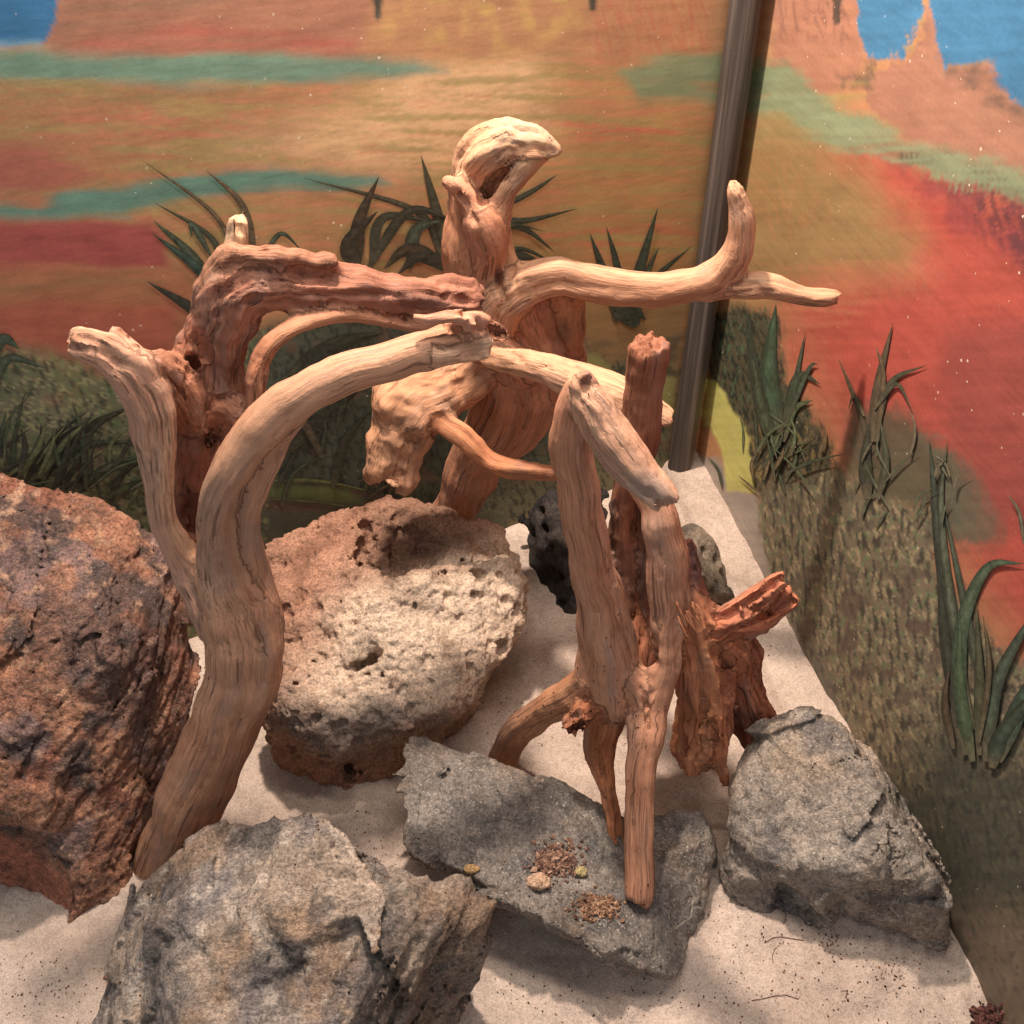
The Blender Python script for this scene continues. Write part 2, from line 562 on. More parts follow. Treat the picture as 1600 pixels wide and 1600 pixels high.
def mural_colours(V):
    """the painted desert, its shapes traced from the photograph and fixed on the wall as paint"""
    px, py = project(V)
    px = px.astype(np.float32); py = py.astype(np.float32)
    W = np.stack([V @ DB, V @ DR, V[:, 2]], 1).astype(np.float32)
    wx = fbm(W * 9, 4, seed=3.1); wy = fbm(W * 9, 4, seed=8.7)
    streak = fbm(np.stack([px / 210, py / 16, px * 0], 1), 4, seed=2.0)
    streak2 = fbm(np.stack([px / 90, py / 9, px * 0], 1), 3, seed=21.0)
    vstr = fbm(np.stack([(px - 0.25 * py) / 7, (py + 0.2 * px) / 34, px * 0], 1), 3, seed=5.0)
    vstr2 = fbm(np.stack([(px + 0.2 * py) / 5, (py - 0.1 * px) / 20, px * 0], 1), 3, seed=15.0)
    dabA = fbm(np.stack([(px - 0.35 * py) / 5.5, (py + 0.3 * px) / 22, px * 0], 1), 3, seed=25.0)
    dabB = fbm(np.stack([(px + 0.3 * py) / 5, (py - 0.2 * px) / 18, px * 0], 1), 3, seed=35.0)
    dabC = fbm(np.stack([(px - 0.1 * py) / 6.5, py / 26, px * 0], 1), 3, seed=45.0)
    blot = fbm(np.stack([px / 45, py / 40, px * 0], 1), 4, seed=9.0)
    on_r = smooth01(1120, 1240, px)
    qx = px + wx * (14 + 12 * on_r) + vstr * 9 * on_r; qy = py + wy * 11 + streak * 8 + vstr2 * 12 * on_r * smooth01(180, 300, py)
    C = np.empty((len(V), 3), np.float32); C[:] = lin((186, 122, 68))

    def lay(col, m):
        nonlocal C
        m = np.clip(m, 0, 1)[:, None]
        C = C * (1 - m) + lin(col) * m
    def area(col, pts, soft=14, amt=1.0, tex=None):
        m = smooth01(soft, -soft, poly_sd(qx, qy, pts)) * amt
        if tex is not None: m = m * tex
        lay(col, m)
    def stroke(col, pts, w, soft=10, amt=1.0, tex=None):
        m = smooth01(w + soft, w - soft, line_d(qx, qy, pts)) * amt
        if tex is not None: m = m * tex
        lay(col, m)
    st = smooth01(-0.7, 0.6, streak); st2 = smooth01(-0.3, 0.5, streak2)

    # open orange desert with streaks of red, ochre and green
    area((170, 108, 62), [(-400, 120), (650, 120), (650, 300), (-400, 340)], 40, 0.8)
    area((190, 92, 62), [(100, 160), (380, 175), (380, 215), (60, 225)], 18, 0.75, st)
    area((236, 182, 120), [(540, 170), (690, 60), (850, 60), (850, 240), (600, 270), (380, 240)], 60, 0.75)  # lamp glow at top centre, painted into the wall colour
    area((172, 118, 56), [(820, 230), (1150, 170), (1300, 260), (1290, 440), (1150, 520), (820, 520)], 40, 0.75)
    area((160, 112, 56), [(480, 330), (900, 330), (900, 420), (480, 440)], 30, 0.6)
    stroke((196, 88, 56), [(880, 207), (960, 203), (1070, 198)], 12, 8, 0.7, st2)
    stroke((190, 88, 54), [(860, 372), (960, 368), (1080, 360)], 13, 9, 0.7, st2)
    lay((148, 128, 64), 0.65 * smooth01(0.0, 0.55, streak) * (py < 480))
    lay((182, 144, 70), 0.40 * smooth01(0.1, 0.5, -streak2) * (py < 420))
    lay((198, 104, 62), 0.40 * smooth01(0.15, 0.8, streak2) * (py < 520))
    # far tablelands
    area((172, 106, 72), [(75, 78), (108, -60), (640, -60), (640, 85), (120, 92)], 7)
    area((178, 82, 58), [(110, 78), (130, 48), (420, 40), (580, 70), (560, 88)], 14, 0.75, st)
    area((130, 96, 66), [(80, 78), (110, 0), (380, 0), (300, 24), (140, 60)], 14, 0.55, st)
    area((184, 122, 72), [(560, 90), (600, -60), (1380, -60), (1370, 90), (1000, 95)], 18, 0.9)
    area((196, 152, 62), [(600, 40), (640, -20), (900, -20), (905, 45), (760, 90)], 26, 0.55, smooth01(-0.2, 0.5, blot))
    area((186, 100, 62), [(900, 95), (930, -20), (1110, -20), (1110, 95)], 16, 0.65, smooth01(-0.5, 0.5, vstr))
    area((172, 106, 76), [(1190, 120), (1200, -60), (1352, -60), (1360, 100), (1290, 150)], 10, 0.85)
    area((120, 74, 56), [(1205, 60), (1215, -20), (1350, -20), (1345, 70)], 10, 0.55, smooth01(-0.1, 0.5, vstr))
    area((44, 40, 36), [(1290, -40), (1325, -40), (1322, 40), (1312, 40), (1296, 20)], 4, 0.85)
    area((36, 52, 44), [(578, -30), (604, -30), (601, 18), (594, 22)], 4, 0.9)
    area((36, 52, 44), [(905, -30), (935, -30), (920, 8), (912, 8)], 4, 0.9)
    # sky
    area((34, 104, 146), [(-500, 76), (74, 76), (92, 40), (104, -400), (-500, -400)], 3)
    area((120, 160, 176), [(-500, 80), (72, 80), (72, 66), (-500, 64)], 8, 0.6)
    area((44, 112, 150), [(1352, -400), (1354, 40), (1364, 88), (1396, 92), (1412, 60), (1416, 36), (1420, 48),
                          (1440, 6), (1446, -400)], 3)
    area((44, 112, 150), [(1452, -400), (1454, 20), (1462, 60), (1470, 100), (1482, 116), (1500, 106), (1556, 108),
                          (1570, 150), (1600, 190), (1800, 330), (3400, 700), (3400, -1200), (1900, -400)], 4)
    # small buttes on the right
    area((168, 106, 76), [(1360, 120), (1398, 94), (1430, 58), (1442, 0), (1452, 0), (1464, 66), (1480, 118), (1500, 108),
                          (1560, 112), (1580, 160), (1640, 230), (1640, 300), (1500, 250), (1360, 170)], 5, 0.95)
    area((84, 66, 54), [(1482, 120), (1500, 106), (1556, 110), (1574, 152), (1604, 200), (1580, 200), (1530, 140)], 10, 0.75,
         smooth01(-0.5, 0.4, blot))
    area((96, 72, 56), [(1310, 105), (1330, 130), (1365, 140), (1374, 90), (1366, 90), (1352, 118)], 8, 0.8)
    area((100, 76, 60), [(1425, 70), (1440, 20), (1448, 20), (1446, 80)], 8, 0.45, smooth01(-0.3, 0.4, vstr))
    # green and teal bands
    area((106, 138, 112), [(-400, 92), (60, 84), (300, 88), (560, 84), (660, 92), (700, 105), (600, 116), (400, 136),
                          (200, 128), (-400, 142)], 12, 0.95)
    area((112, 120, 66), [(-400, 140), (300, 138), (420, 150), (260, 160), (-400, 155)], 10, 0.5, st2)
    area((128, 136, 94), [(960, 112), (1060, 88), (1140, 84), (1210, 100), (1300, 150), (1420, 210), (1620, 280),
                          (1700, 330), (1640, 340), (1480, 282), (1340, 238), (1230, 190), (1120, 158), (990, 150)], 13, 0.95)
    area((152, 146, 84), [(1180, 170), (1300, 190), (1330, 225), (1250, 235), (1180, 210)], 16, 0.5)
    area((176, 112, 60), [(1000, 128), (1120, 122), (1240, 132), (1300, 168), (1190, 150), (1060, 136)], 7, 0.55, st2)
    area((88, 130, 108), [(-400, 322), (60, 322), (120, 292), (300, 280), (440, 268), (590, 272), (610, 286), (460, 298),
                          (330, 312), (200, 330), (100, 346), (-400, 352)], 10, 0.95)
    # reds on the left
    area((168, 78, 60), [(-400, 235), (70, 230), (150, 270), (60, 312), (-400, 318)], 22, 0.8)
    area((164, 62, 52), [(-400, 352), (110, 346), (230, 340), (262, 372), (270, 420), (150, 428), (-400, 428)], 13, 0.95)
    area((128, 40, 40), [(-200, 372), (160, 362), (190, 392), (-200, 402)], 14, 0.5, smooth01(-0.2, 0.4, blot))
    area((166, 92, 50), [(-400, 428), (300, 420), (330, 520), (230, 580), (-400, 520)], 18, 0.85)
    area((138, 96, 52), [(-400, 440), (260, 436), (240, 472), (-400, 474)], 14, 0.6, st)
    area((168, 74, 46), [(-400, 484), (280, 476), (270, 560), (110, 580), (30, 540), (-400, 520)], 16, 0.8)
    # low scrub behind the wood on the left
    scrub_l = [(-400, 545), (20, 548), (100, 570), (240, 590), (330, 540), (440, 500), (560, 470), (700, 500), (860, 480), (930, 540),
               (960, 560), (1060, 548), (1066, 760), (800, 840), (-400, 1250)]
    area((106, 100, 68), scrub_l, 26, 0.97)
    area((66, 70, 54), [(380, 520), (560, 480), (700, 520), (880, 560), (940, 640), (700, 840), (300, 960), (380, 700)], 30, 0.85)
    area((112, 112, 56), [(80, 560), (200, 565), (220, 640), (110, 630)], 26, 0.75, smooth01(-0.4, 0.4, blot))
    area((120, 108, 80), [(-200, 600), (60, 610), (140, 660), (60, 690), (-200, 680)], 22, 0.6, smooth01(-0.2, 0.4, vstr2))
    inl = smooth01(18, -18, poly_sd(qx, qy, scrub_l))
    lay((38, 42, 34), inl * 0.75 * smooth01(0.1, 0.35, dabA))
    lay((158, 146, 92), inl * 0.75 * smooth01(0.2, 0.42, dabB) * (px < 420))
    lay((96, 116, 66), inl * 0.6 * smooth01(0.25, 0.45, dabC) * (px < 420))
    lay((120, 72, 48), inl * 0.35 * smooth01(0.2, 0.7, blot))
    area((92, 100, 44), [(400, 748), (470, 744), (560, 768), (600, 780), (520, 780), (410, 770)], 6, 0.8)
    area((104, 66, 44), [(420, 772), (580, 784), (560, 800), (420, 800)], 10, 0.6)
    area((70, 72, 54), [(420, 800), (700, 790), (820, 830), (420, 900)], 14, 0.8)
    # between the wood and the pole
    area((138, 104, 56), [(900, 470), (1080, 470), (1066, 560), (920, 560)], 16, 0.7)
    area((84, 74, 50), [(930, 540), (1075, 520), (1070, 600), (1010, 590)], 14, 0.75, smooth01(-0.5, 0.3, blot))
    # reds of the right wall
    area((150, 112, 56), [(1180, 200), (1300, 215), (1400, 290), (1450, 380), (1400, 440), (1280, 430), (1210, 520), (1170, 420)], 45, 0.9)
    area((176, 112, 56), [(1190, 240), (1260, 260), (1300, 330), (1220, 400), (1180, 330)], 30, 0.5, smooth01(0, 0.4, vstr))
    area((184, 58, 36), [(1330, 240), (1400, 232), (1500, 280), (1700, 330), (3400, 900), (3400, 2500), (1760, 1200), (1560, 960), (1420, 720), (1320, 700), (1250, 560),
                         (1240, 470), (1330, 440), (1420, 420), (1440, 380), (1390, 330)], 60, 0.95)
    area((178, 100, 58), [(1190, 420), (1340, 430), (1360, 470), (1290, 520), (1200, 520)], 30, 0.6, st2)
    area((152, 58, 46), [(1460, 520), (1700, 470), (1750, 900), (1560, 800), (1470, 660)], 34, 0.75)
    area((170, 96, 70), [(1430, 330), (1490, 420), (1440, 480), (1380, 440)], 30, 0.4, smooth01(0, 0.5, vstr))
    area((138, 44, 44), [(1390, 250), (1480, 262), (1640, 320), (1700, 440), (1570, 420), (1480, 360)], 26, 0.75, smooth01(-0.6, 0.4, blot))
    stroke((62, 36, 36), [(1428, 246), (1480, 262), (1560, 290), (1640, 322)], 9, 8, 0.85)
    area((86, 40, 46), [(1500, 290), (1660, 330), (1680, 430), (1590, 420), (1530, 350)], 22, 0.75, smooth01(-0.4, 0.3, vstr))
    area((134, 140, 98), [(1185, 104), (1300, 156), (1420, 216), (1620, 286), (1720, 335), (1700, 356), (1600, 318), (1480, 280), (1340, 232), (1230, 180), (1185, 160)], 10, 0.85, smooth01(-0.9, 0.2, streak2))
    # scrub and grass of the right wall
    tuft = [(1110, 480), (1160, 470), (1230, 500), (1240, 600), (1280, 660), (1310, 730), (1330, 760), (1240, 770), (1180, 770), (1100, 640)]
    area((66, 66, 42), tuft, 14, 0.92)
    itf = smooth01(12, -12, poly_sd(qx, qy, tuft))
    lay((32, 36, 26), itf * 0.85 * smooth01(0.0, 0.25, dabA))
    lay((78, 104, 70), itf * 0.7 * smooth01(0.25, 0.45, dabB) * smooth01(700, 600, py))
    lay((150, 122, 62), itf * 0.8 * smooth01(0.25, 0.45, dabC) * smooth01(620, 690, py))
    lay((136, 104, 58), itf * 0.55 * smooth01(0.2, 0.7, vstr2) * smooth01(620, 700, py))
    area((74, 80, 56), [(1330, 640), (1420, 640), (1460, 690), (1520, 760), (1540, 830), (1490, 840), (1420, 800), (1330, 790)], 22, 0.85)
    area((98, 94, 68), [(1440, 690), (1500, 700), (1570, 800), (1560, 850), (1510, 850)], 18, 0.8)
    meadow = [(1190, 778), (1260, 745), (1330, 740), (1380, 790), (1460, 800), (1470, 880), (1560, 1010), (1640, 1060), (1760, 1200),
              (3400, 2500), (3400, 5200), (1900, 2600), (1500, 1900), (1400, 1500), (1300, 1200), (1230, 1010), (1200, 880)]
    area((128, 106, 78), meadow, 16, 0.97)
    im = smooth01(10, -10, poly_sd(qx, qy, meadow))
    lay((178, 150, 104), im * 0.9 * smooth01(0.12, 0.42, dabA) * smooth01(1500, 1150, py))
    lay((112, 124, 78), im * 0.8 * smooth01(0.12, 0.42, dabB) * smooth01(1400, 900, py))
    lay((58, 50, 40), im * 0.85 * smooth01(0.12, 0.42, dabC))
    lay((84, 72, 56), im * 0.55 * smooth01(0.1, 0.5, blot))
    lay((104, 66, 50), im * 0.5 * smooth01(0.1, 0.6, blot) * smooth01(850, 950, py) * smooth01(1200, 1000, py))
    area((60, 58, 44), [(1300, 1180), (1420, 1220), (1480, 1120), (1560, 1180), (1720, 1200), (1800, 1650), (1580, 1420), (1500, 1500), (1400, 1420)], 50, 0.75)
    lay((92, 92, 62), 0.55 * smooth01(0.25, 0.7, vstr2) * smooth01(14, -30, poly_sd(qx, qy, [(1440, 1140), (1700, 1120), (1760, 1500), (1560, 1400)])))
    area((118, 92, 70), [(1470, 1430), (1540, 1400), (1800, 1560), (1800, 1800), (1600, 1800)], 30, 0.85, smooth01(-1.0, 0.4, vstr))
    # bare grey render low on the wall
    area((168, 148, 132), [(1060, 700), (1115, 715), (1150, 760), (1192, 775), (1205, 860), (1236, 1000), (1262, 1120), (1190, 1120), (1040, 760)], 10, 0.95)
    area((96, 84, 72), [(1236, 1000), (1290, 1060), (1330, 1240), (1420, 1420), (1520, 1600), (1420, 1600), (1240, 1160)], 26, 0.85)
    # mustard drips of paint either side of the pole
    area((206, 190, 84), [(1096, 590), (1118, 600), (1142, 632), (1166, 668), (1180, 720), (1186, 768), (1140, 772), (1130, 720), (1112, 676), (1098, 640)], 4, 0.95)
    area((150, 138, 70), [(905, 552), (940, 560), (976, 586), (1062, 590), (1058, 650), (1020, 640), (940, 620)], 6, 0.95)
    g_ = C.mean(1, keepdims=True)
    C = (C * 0.84 + g_ * 0.16) * np.array([1.02, 1.12, 1.18], np.float32) * (1 - 0.14 * on_r[:, None]) + 0.012  # haze put into the paint: greyed and lifted; right wall darkened against strong lamp
    C *= (1 + 0.10 * blot + 0.07 * streak + 0.10 * streak2)[:, None]
    return np.clip(C, 0.004, 0.9)

def wall_mesh(name, d, length, step):
    nu, nv = int(length / step) + 1, int((WALL_TOP + 0.03) / step) + 1
    u = np.linspace(0, length, nu); v = np.linspace(-0.03, WALL_TOP, nv)
    U, Vv = np.meshgrid(u, v, indexing='ij')
    P = CORNER + U[..., None] * d
    P[..., 2] = Vv
    P = P.reshape(-1, 3)
    i = np.arange(nu * nv).reshape(nu, nv)
    Q = np.stack([i[:-1, :-1], i[1:, :-1], i[1:, 1:], i[:-1, 1:]], -1).reshape(-1, 4)
    W = np.stack([U.ravel(), Vv.ravel(), U.ravel() * 0], 1)
    return make_mesh(name, P, Q, MAT_MURAL, {"tint": mural_colours(P), "wall": W})

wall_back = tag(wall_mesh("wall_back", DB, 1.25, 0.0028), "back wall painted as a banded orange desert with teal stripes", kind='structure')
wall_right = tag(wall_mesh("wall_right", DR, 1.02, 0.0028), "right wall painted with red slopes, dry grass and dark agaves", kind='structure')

FOOT = []          # where the stones meet the ground
def heap(x, y):
    """height of the sand surface"""
    P = np.stack([x, y, x * 0], -1).reshape(-1, 3)
    h = 0.007 * fbm(P * 8, 3, seed=4.0) + 0.0036 * fbm(P * 30, 3, seed=1.0)
    h = h.reshape(np.shape(x))
    for cx, cy, r, a in ((0.285, 0.452, 0.06, 0.014), (0.10, 0.70, 0.10, 0.006), (-0.30, 0.50, 0.08, 0.006), (0.22, 1.10, 0.12, 0.006)):
        h = h + a * np.exp(-((x - cx) ** 2 + (y - cy) ** 2) / (r * r))
    dw = (x - CORNER[0]) * NR[0] + (y - CORNER[1]) * NR[1]
    h = h + 0.015 * smooth01(0.062, 0.048, dw) * smooth01(0.58, 0.70, y)
    if FOOT:
        K = np.concatenate(FOOT); q = np.stack([x.ravel(), y.ravel()], 1)
        d = np.full(len(q), 9.0)
        for i in range(0, len(K), 64):
            d = np.minimum(d, ((q[:, None, :] - K[None, i:i + 64]) ** 2).sum(2).min(1))
        d = np.sqrt(d).reshape(np.shape(x))
        h = h + 0.009 * np.exp(-d / 0.013) * (0.5 + 0.9 * np.clip(fbm(P * 16, 2, seed=6.0).reshape(np.shape(x)) + 0.4, 0, 1.2))
    return h

def build_sand():
    xs = np.arange(-0.80, 0.56, 0.0035); ys = np.arange(0.12, 1.20, 0.0035)
    X, Y = np.meshgrid(xs, ys, indexing='ij')
    V = np.stack([X, Y, heap(X, Y)], -1).reshape(-1, 3)
    i = np.arange(X.size).reshape(X.shape)
    Q = np.stack([i[:-1, :-1], i[1:, :-1], i[1:, 1:], i[:-1, 1:]], -1).reshape(-1, 4)
    c = V[Q].mean(1)
    keep = (((c - CORNER) @ NB) > -0.006) & (((c - CORNER) @ NR) > -0.006)
    Q = Q[keep]
    used = np.unique(Q); rm = np.full(len(V), -1); rm[used] = np.arange(len(used))
    return tag(make_mesh("sand_ground", V[used], rm[Q], MAT_SAND), "pale pinkish sand covering the enclosure floor", kind='structure')

# painted agaves: flat strokes of raised paint on the walls
MAT_LEAF = plain_tint_material("leaf_paint", 0.8, 0.12, 160, 0.65, 1.35)

def on_wall(px, py, n, lift):
    d = ray(px, py); o = np.array([0, 0, H])
    t = ((CORNER + n * lift - o) @ n) / (d @ n)
    return o + d * t

def catmull(P, step_n):
    P = np.asarray(P, float)
    Q = np.vstack([2 * P[0] - P[1], P, 2 * P[-1] - P[-2]])
    out = []
    for i in range(len(P) - 1):
        p0, p1, p2, p3 = Q[i:i + 4]
        for t in np.linspace(0, 1, step_n, endpoint=False):
            out.append(0.5 * ((2 * p1) + (-p0 + p2) * t + (2 * p0 - 5 * p1 + 4 * p2 - p3) * t * t + (-p0 + 3 * p1 - 3 * p2 + p3) * t ** 3))
    out.append(P[-1])
    return np.array(out)

def painted_plant(n, wall, leaves, label):
    V, Q, T = [], [], []
    for k, (pts, w, c0, c1) in enumerate(leaves):
        L = catmull(pts, 7)
        tg = np.gradient(L, axis=0); tg /= np.linalg.norm(tg, axis=1, keepdims=True) + 1e-9
        nr = np.stack([-tg[:, 1], tg[:, 0]], 1)
        s = np.linspace(0, 1, len(L))
        hw = 0.76 * w * np.clip(np.minimum(1.0, 0.35 + 2.4 * s) * (1 - s ** 2.2), 0.03, 1)
        lift = 0.0012 + 0.00022 * k
        base = len(V)
        for i in range(len(L)):
            for j, a in enumerate((-1, -0.55, 0.0, 0.5, 1)):
                q = L[i] + nr[i] * hw[i] * a
                V.append(on_wall(q[0], q[1], n, lift + (0.0002 if j == 2 else 0.0)))
                m = (0.0, 0.35, 1.0, 0.6, 0.1)[j] * (0.75 + 0.25 * math.sin(i * 1.7 + k))
                tc = lin(c0) * (1 - m) + lin(c1) * m; fb_ = max(0.0, 1 - s[i] / 0.28) ** 1.3 * 0.85; tc = tc * (1 - fb_) + lin((112, 98, 72) if wall.name == 'wall_right' else (84, 80, 58)) * fb_; tc = tc * 0.80 + lin((112, 104, 78)) * 0.20; T.append(tc * 0.75 + tc.mean() * 0.25)
        for i in range(len(L) - 1):
            for j in range(4):
                a = base + i * 5 + j
                Q.append((a, a + 1, a + 6, a + 5))
    o = make_mesh("painted_plant", np.array(V), np.array(Q), MAT_LEAF, {"tint": np.array(T)}, parent=wall)
    o["label"] = label
    return o

DG, MG, LG = (44, 52, 42), (74, 98, 74), (104, 120, 74)
BR, BK = (88, 70, 50), (38, 40, 35)
painted_plant(NB, wall_back, [
    ([(345, 470), (300, 400), (240, 345)], 13, DG, MG), ([(350, 470), (310, 420), (238, 365)], 14, (20, 48, 42), (44, 86, 74)),
    ([(352, 440), (330, 372), (240, 316)], 8, DG, (70, 74, 46)), ([(370, 400), (330, 330), (222, 250)], 6, BR, (120, 90, 56)),
    ([(400, 400), (378, 320), (322, 266)], 9, BR, (110, 84, 50)), ([(350, 540), (310, 490), (230, 440)], 17, BK, (34, 44, 36)),
    ([(330, 400), (300, 350), (300, 372)], 8, DG, MG), ([(415, 395), (440, 365), (472, 392)], 6, DG, MG),
], "dark green painted agave rising behind the left end of the brown arch")
painted_plant(NB, wall_back, [
    ([(690, 400), (650, 330), (475, 278)], 9, DG, (84, 72, 44)), ([(560, 410), (560, 350), (592, 276)], 17, (44, 34, 26), (84, 62, 40)),
    ([(700, 400), (680, 320), (658, 243)], 12, DG, (78, 74, 46)), ([(580, 410), (600, 340), (690, 350)], 12, DG, (64, 60, 40)),
    ([(575, 420), (640, 330), (720, 350)], 12, BK, (58, 60, 42)), ([(640, 420), (650, 360), (690, 345)], 16, DG, MG),
    ([(700, 420), (640, 390), (600, 420)], 18, (34, 28, 22), (86, 64, 40)), ([(720, 430), (660, 400), (620, 430)], 16, BK, (56, 46, 34)),
    ([(770, 340), (820, 345), (903, 326)], 8, DG, (66, 76, 52)), ([(770, 330), (830, 300), (872, 272)], 7, DG, (72, 76, 50)),
    ([(770, 350), (820, 358), (868, 395)], 8, DG, (60, 66, 44)), ([(780, 360), (810, 352), (852, 362)], 4, DG, (60, 66, 44)),
    ([(780, 395), (820, 390), (866, 412)], 6, DG, (56, 62, 42)), ([(770, 420), (810, 400), (850, 412)], 12, BK, (46, 56, 40)),
    ([(560, 420), (545, 380), (590, 330)], 20, (36, 30, 26), (62, 50, 36)),
], "dark bronze painted agave spreading behind the upright beaked driftwood")
painted_plant(NB, wall_back, [
    ([(965, 500), (945, 430), (922, 365)], 12, DG, (50, 72, 58)), ([(970, 500), (965, 420), (948, 355)], 10, DG, (52, 76, 60)),
    ([(975, 505), (1000, 420), (1028, 325)], 14, DG, (60, 88, 66)), ([(985, 505), (1020, 440), (1080, 385)], 9, DG, (56, 78, 58)),
    ([(960, 500), (985, 480), (1010, 500)], 18, DG, (46, 66, 52)), ([(960, 470), (990, 500), (975, 505)], 20, DG, (40, 60, 48)),
    ([(990, 480), (1010, 430), (1030, 385)], 8, DG, MG),
], "teal green painted agave on the back wall left of the pole")
painted_plant(NB, wall_back, [
    ([(60, 760), (100, 690), (215, 630)], 18, (24, 28, 22), (52, 66, 44)), ([(40, 760), (120, 700), (225, 690)], 13, DG, (60, 76, 48)),
    ([(120, 770), (170, 730), (235, 720)], 11, DG, (74, 92, 48)), ([(20, 760), (22, 690), (40, 610)], 7, DG, (64, 84, 52)),
    ([(70, 750), (80, 690), (140, 640)], 8, BK, (30, 36, 28)), ([(-10, 600), (15, 560), (70, 575)], 12, DG, MG),
    ([(-20, 560), (5, 530), (30, 545)], 16, DG, (64, 98, 76)), ([(-10, 730), (0, 690), (10, 640)], 8, DG, MG),
    ([(160, 780), (220, 755), (245, 765)], 10, DG, (84, 100, 50)),
], "dark painted grass clump on the back wall above the rust brown rock")
painted_plant(NB, wall_back, [
    ([(440, 600), (520, 540), (600, 520)], 20, BK, (44, 56, 44)), ([(430, 720), (520, 640), (570, 600)], 16, BK, (48, 54, 40)),
    ([(420, 752), (500, 752), (610, 775)], 6, (60, 70, 36), (120, 128, 60)), ([(450, 690), (480, 600), (470, 540)], 14, BK, (38, 50, 40)),
    ([(520, 760), (540, 690), (580, 640)], 12, BK, (50, 58, 42)), ([(425, 780), (500, 786), (600, 800)], 4, (56, 56, 36), (100, 104, 54)),
], "very dark painted leaves seen under the driftwood arch")
painted_plant(NR, wall_right, [
    ([(1215, 680), (1200, 590), (1212, 476)], 26, (26, 46, 34), (66, 108, 78)), ([(1205, 690), (1180, 590), (1165, 480)], 16, DG, (44, 66, 50)),
    ([(1222, 690), (1240, 610), (1258, 520)], 9, DG, MG), ([(1222, 690), (1245, 590), (1282, 600)], 11, DG, (52, 84, 56)),
    ([(1224, 690), (1240, 640), (1270, 625)], 10, (48, 68, 40), LG), ([(1215, 700), (1190, 640), (1176, 560)], 16, (40, 48, 34), (80, 100, 70)),
    ([(1220, 680), (1262, 580), (1278, 568)], 6, DG, MG),
], "tall green painted agave on the right wall beside the pole")
painted_plant(NR, wall_right, [
    ([(1358, 700), (1342, 640), (1310, 560)], 8, (60, 50, 36), (96, 80, 52)), ([(1362, 690), (1372, 600), (1395, 505)], 12, (60, 48, 36), (110, 84, 54)),
    ([(1366, 690), (1390, 600), (1448, 570)], 8, DG, (88, 84, 56)), ([(1370, 690), (1380, 590), (1368, 540)], 7, (70, 54, 38), (116, 88, 58)),
    ([(1356, 780), (1352, 720), (1358, 660)], 16, (36, 40, 34), (66, 70, 54)), ([(1372, 780), (1384, 720), (1374, 650)], 10, (44, 50, 40), (92, 96, 68)),
    ([(1366, 640), (1400, 600), (1425, 640)], 6, DG, (88, 84, 56)), ([(1350, 650), (1335, 620), (1325, 640)], 5, DG, (88, 80, 52)),
], "thin brown green painted agave amid the red slope")
painted_plant(NR, wall_right, [
    ([(1500, 1060), (1470, 860), (1452, 690)], 18, (22, 30, 26), (66, 84, 72)), ([(1520, 1140), (1488, 960), (1470, 800), (1480, 690)], 12, (26, 36, 30), (104, 116, 92)),
    ([(1540, 1100), (1510, 960), (1470, 770)], 12, (28, 34, 30), (88, 104, 84)), ([(1506, 1150), (1478, 1010), (1466, 890)], 16, (20, 28, 24), (54, 66, 56)),
    ([(1508, 1180), (1500, 1000), (1540, 890), (1600, 880)], 17, (26, 60, 44), (92, 116, 86)), ([(1530, 1180), (1530, 1060), (1525, 940)], 13, (36, 50, 36), (92, 92, 62)),
    ([(1520, 1190), (1500, 1080), (1500, 960)], 16, (30, 66, 44), (82, 112, 72)), ([(1540, 1190), (1560, 1060), (1640, 920)], 18, (22, 34, 30), (80, 104, 84)),
    ([(1560, 1190), (1600, 1090), (1680, 980)], 22, (22, 50, 42), (66, 104, 82)), ([(1550, 1200), (1570, 1140), (1660, 1040)], 20, (18, 30, 26), (58, 90, 72)),
    ([(1490, 1170), (1476, 1100), (1484, 1040)], 10, (40, 36, 28), (104, 76, 50)), ([(1600, 850), (1592, 800), (1574, 772)], 5, (60, 56, 44), (128, 116, 86)),
    ([(1530, 1160), (1545, 1050), (1536, 960)], 8, (38, 42, 32), (120, 96, 62)),
], "large dark green painted agave at the right edge with striped upright leaves")

def blades(n, wall, box, count, lean, length, width, pairs, seed, label):
    rg = random.Random(seed); L = []
    for k in range(count):
        x = rg.uniform(box[0], box[2]); y = rg.uniform(box[1], box[3])
        a = math.radians(rg.gauss(lean, 24)); l = rg.uniform(*length)
        dx, dy = math.sin(a) * l, -math.cos(a) * l
        b = rg.uniform(-0.25, 0.35) * l
        c0, c1 = pairs[rg.randrange(len(pairs))]
        L.append(([(x, y), (x + dx * 0.5 - b * 0.3, y + dy * 0.55), (x + dx + b * 0.5, y + dy + abs(b) * 0.3)], rg.uniform(*width), c0, c1))
    painted_plant(n, wall, L, label)
blades(NB, wall_back, (-30, 720, 250, 800), 42, 42, (60, 150), (4, 9), [(BK, (52, 58, 46)), (DG, (84, 104, 62)), ((60, 70, 44), (122, 128, 74)), (BK, (40, 46, 38))], 3, "tangled painted grass behind the rust brown rock and the left trunk")
blades(NB, wall_back, (430, 640, 700, 800), 24, 15, (60, 150), (4, 10), [(BK, (56, 62, 50)), (DG, (70, 84, 60)), ((64, 52, 40), (96, 80, 58))], 5, "dim painted undergrowth between the arch and the porous rock")
blades(NR, wall_right, (1120, 700, 1310, 775), 24, 4, (40, 100), (2.5, 4.5), [(DG, (84, 104, 70)), ((110, 88, 56), (168, 136, 78)), ((96, 78, 52), (150, 120, 72)), ((66, 84, 52), (118, 136, 90))], 7, "short painted grass tuft on the right wall at the foot of the pole")
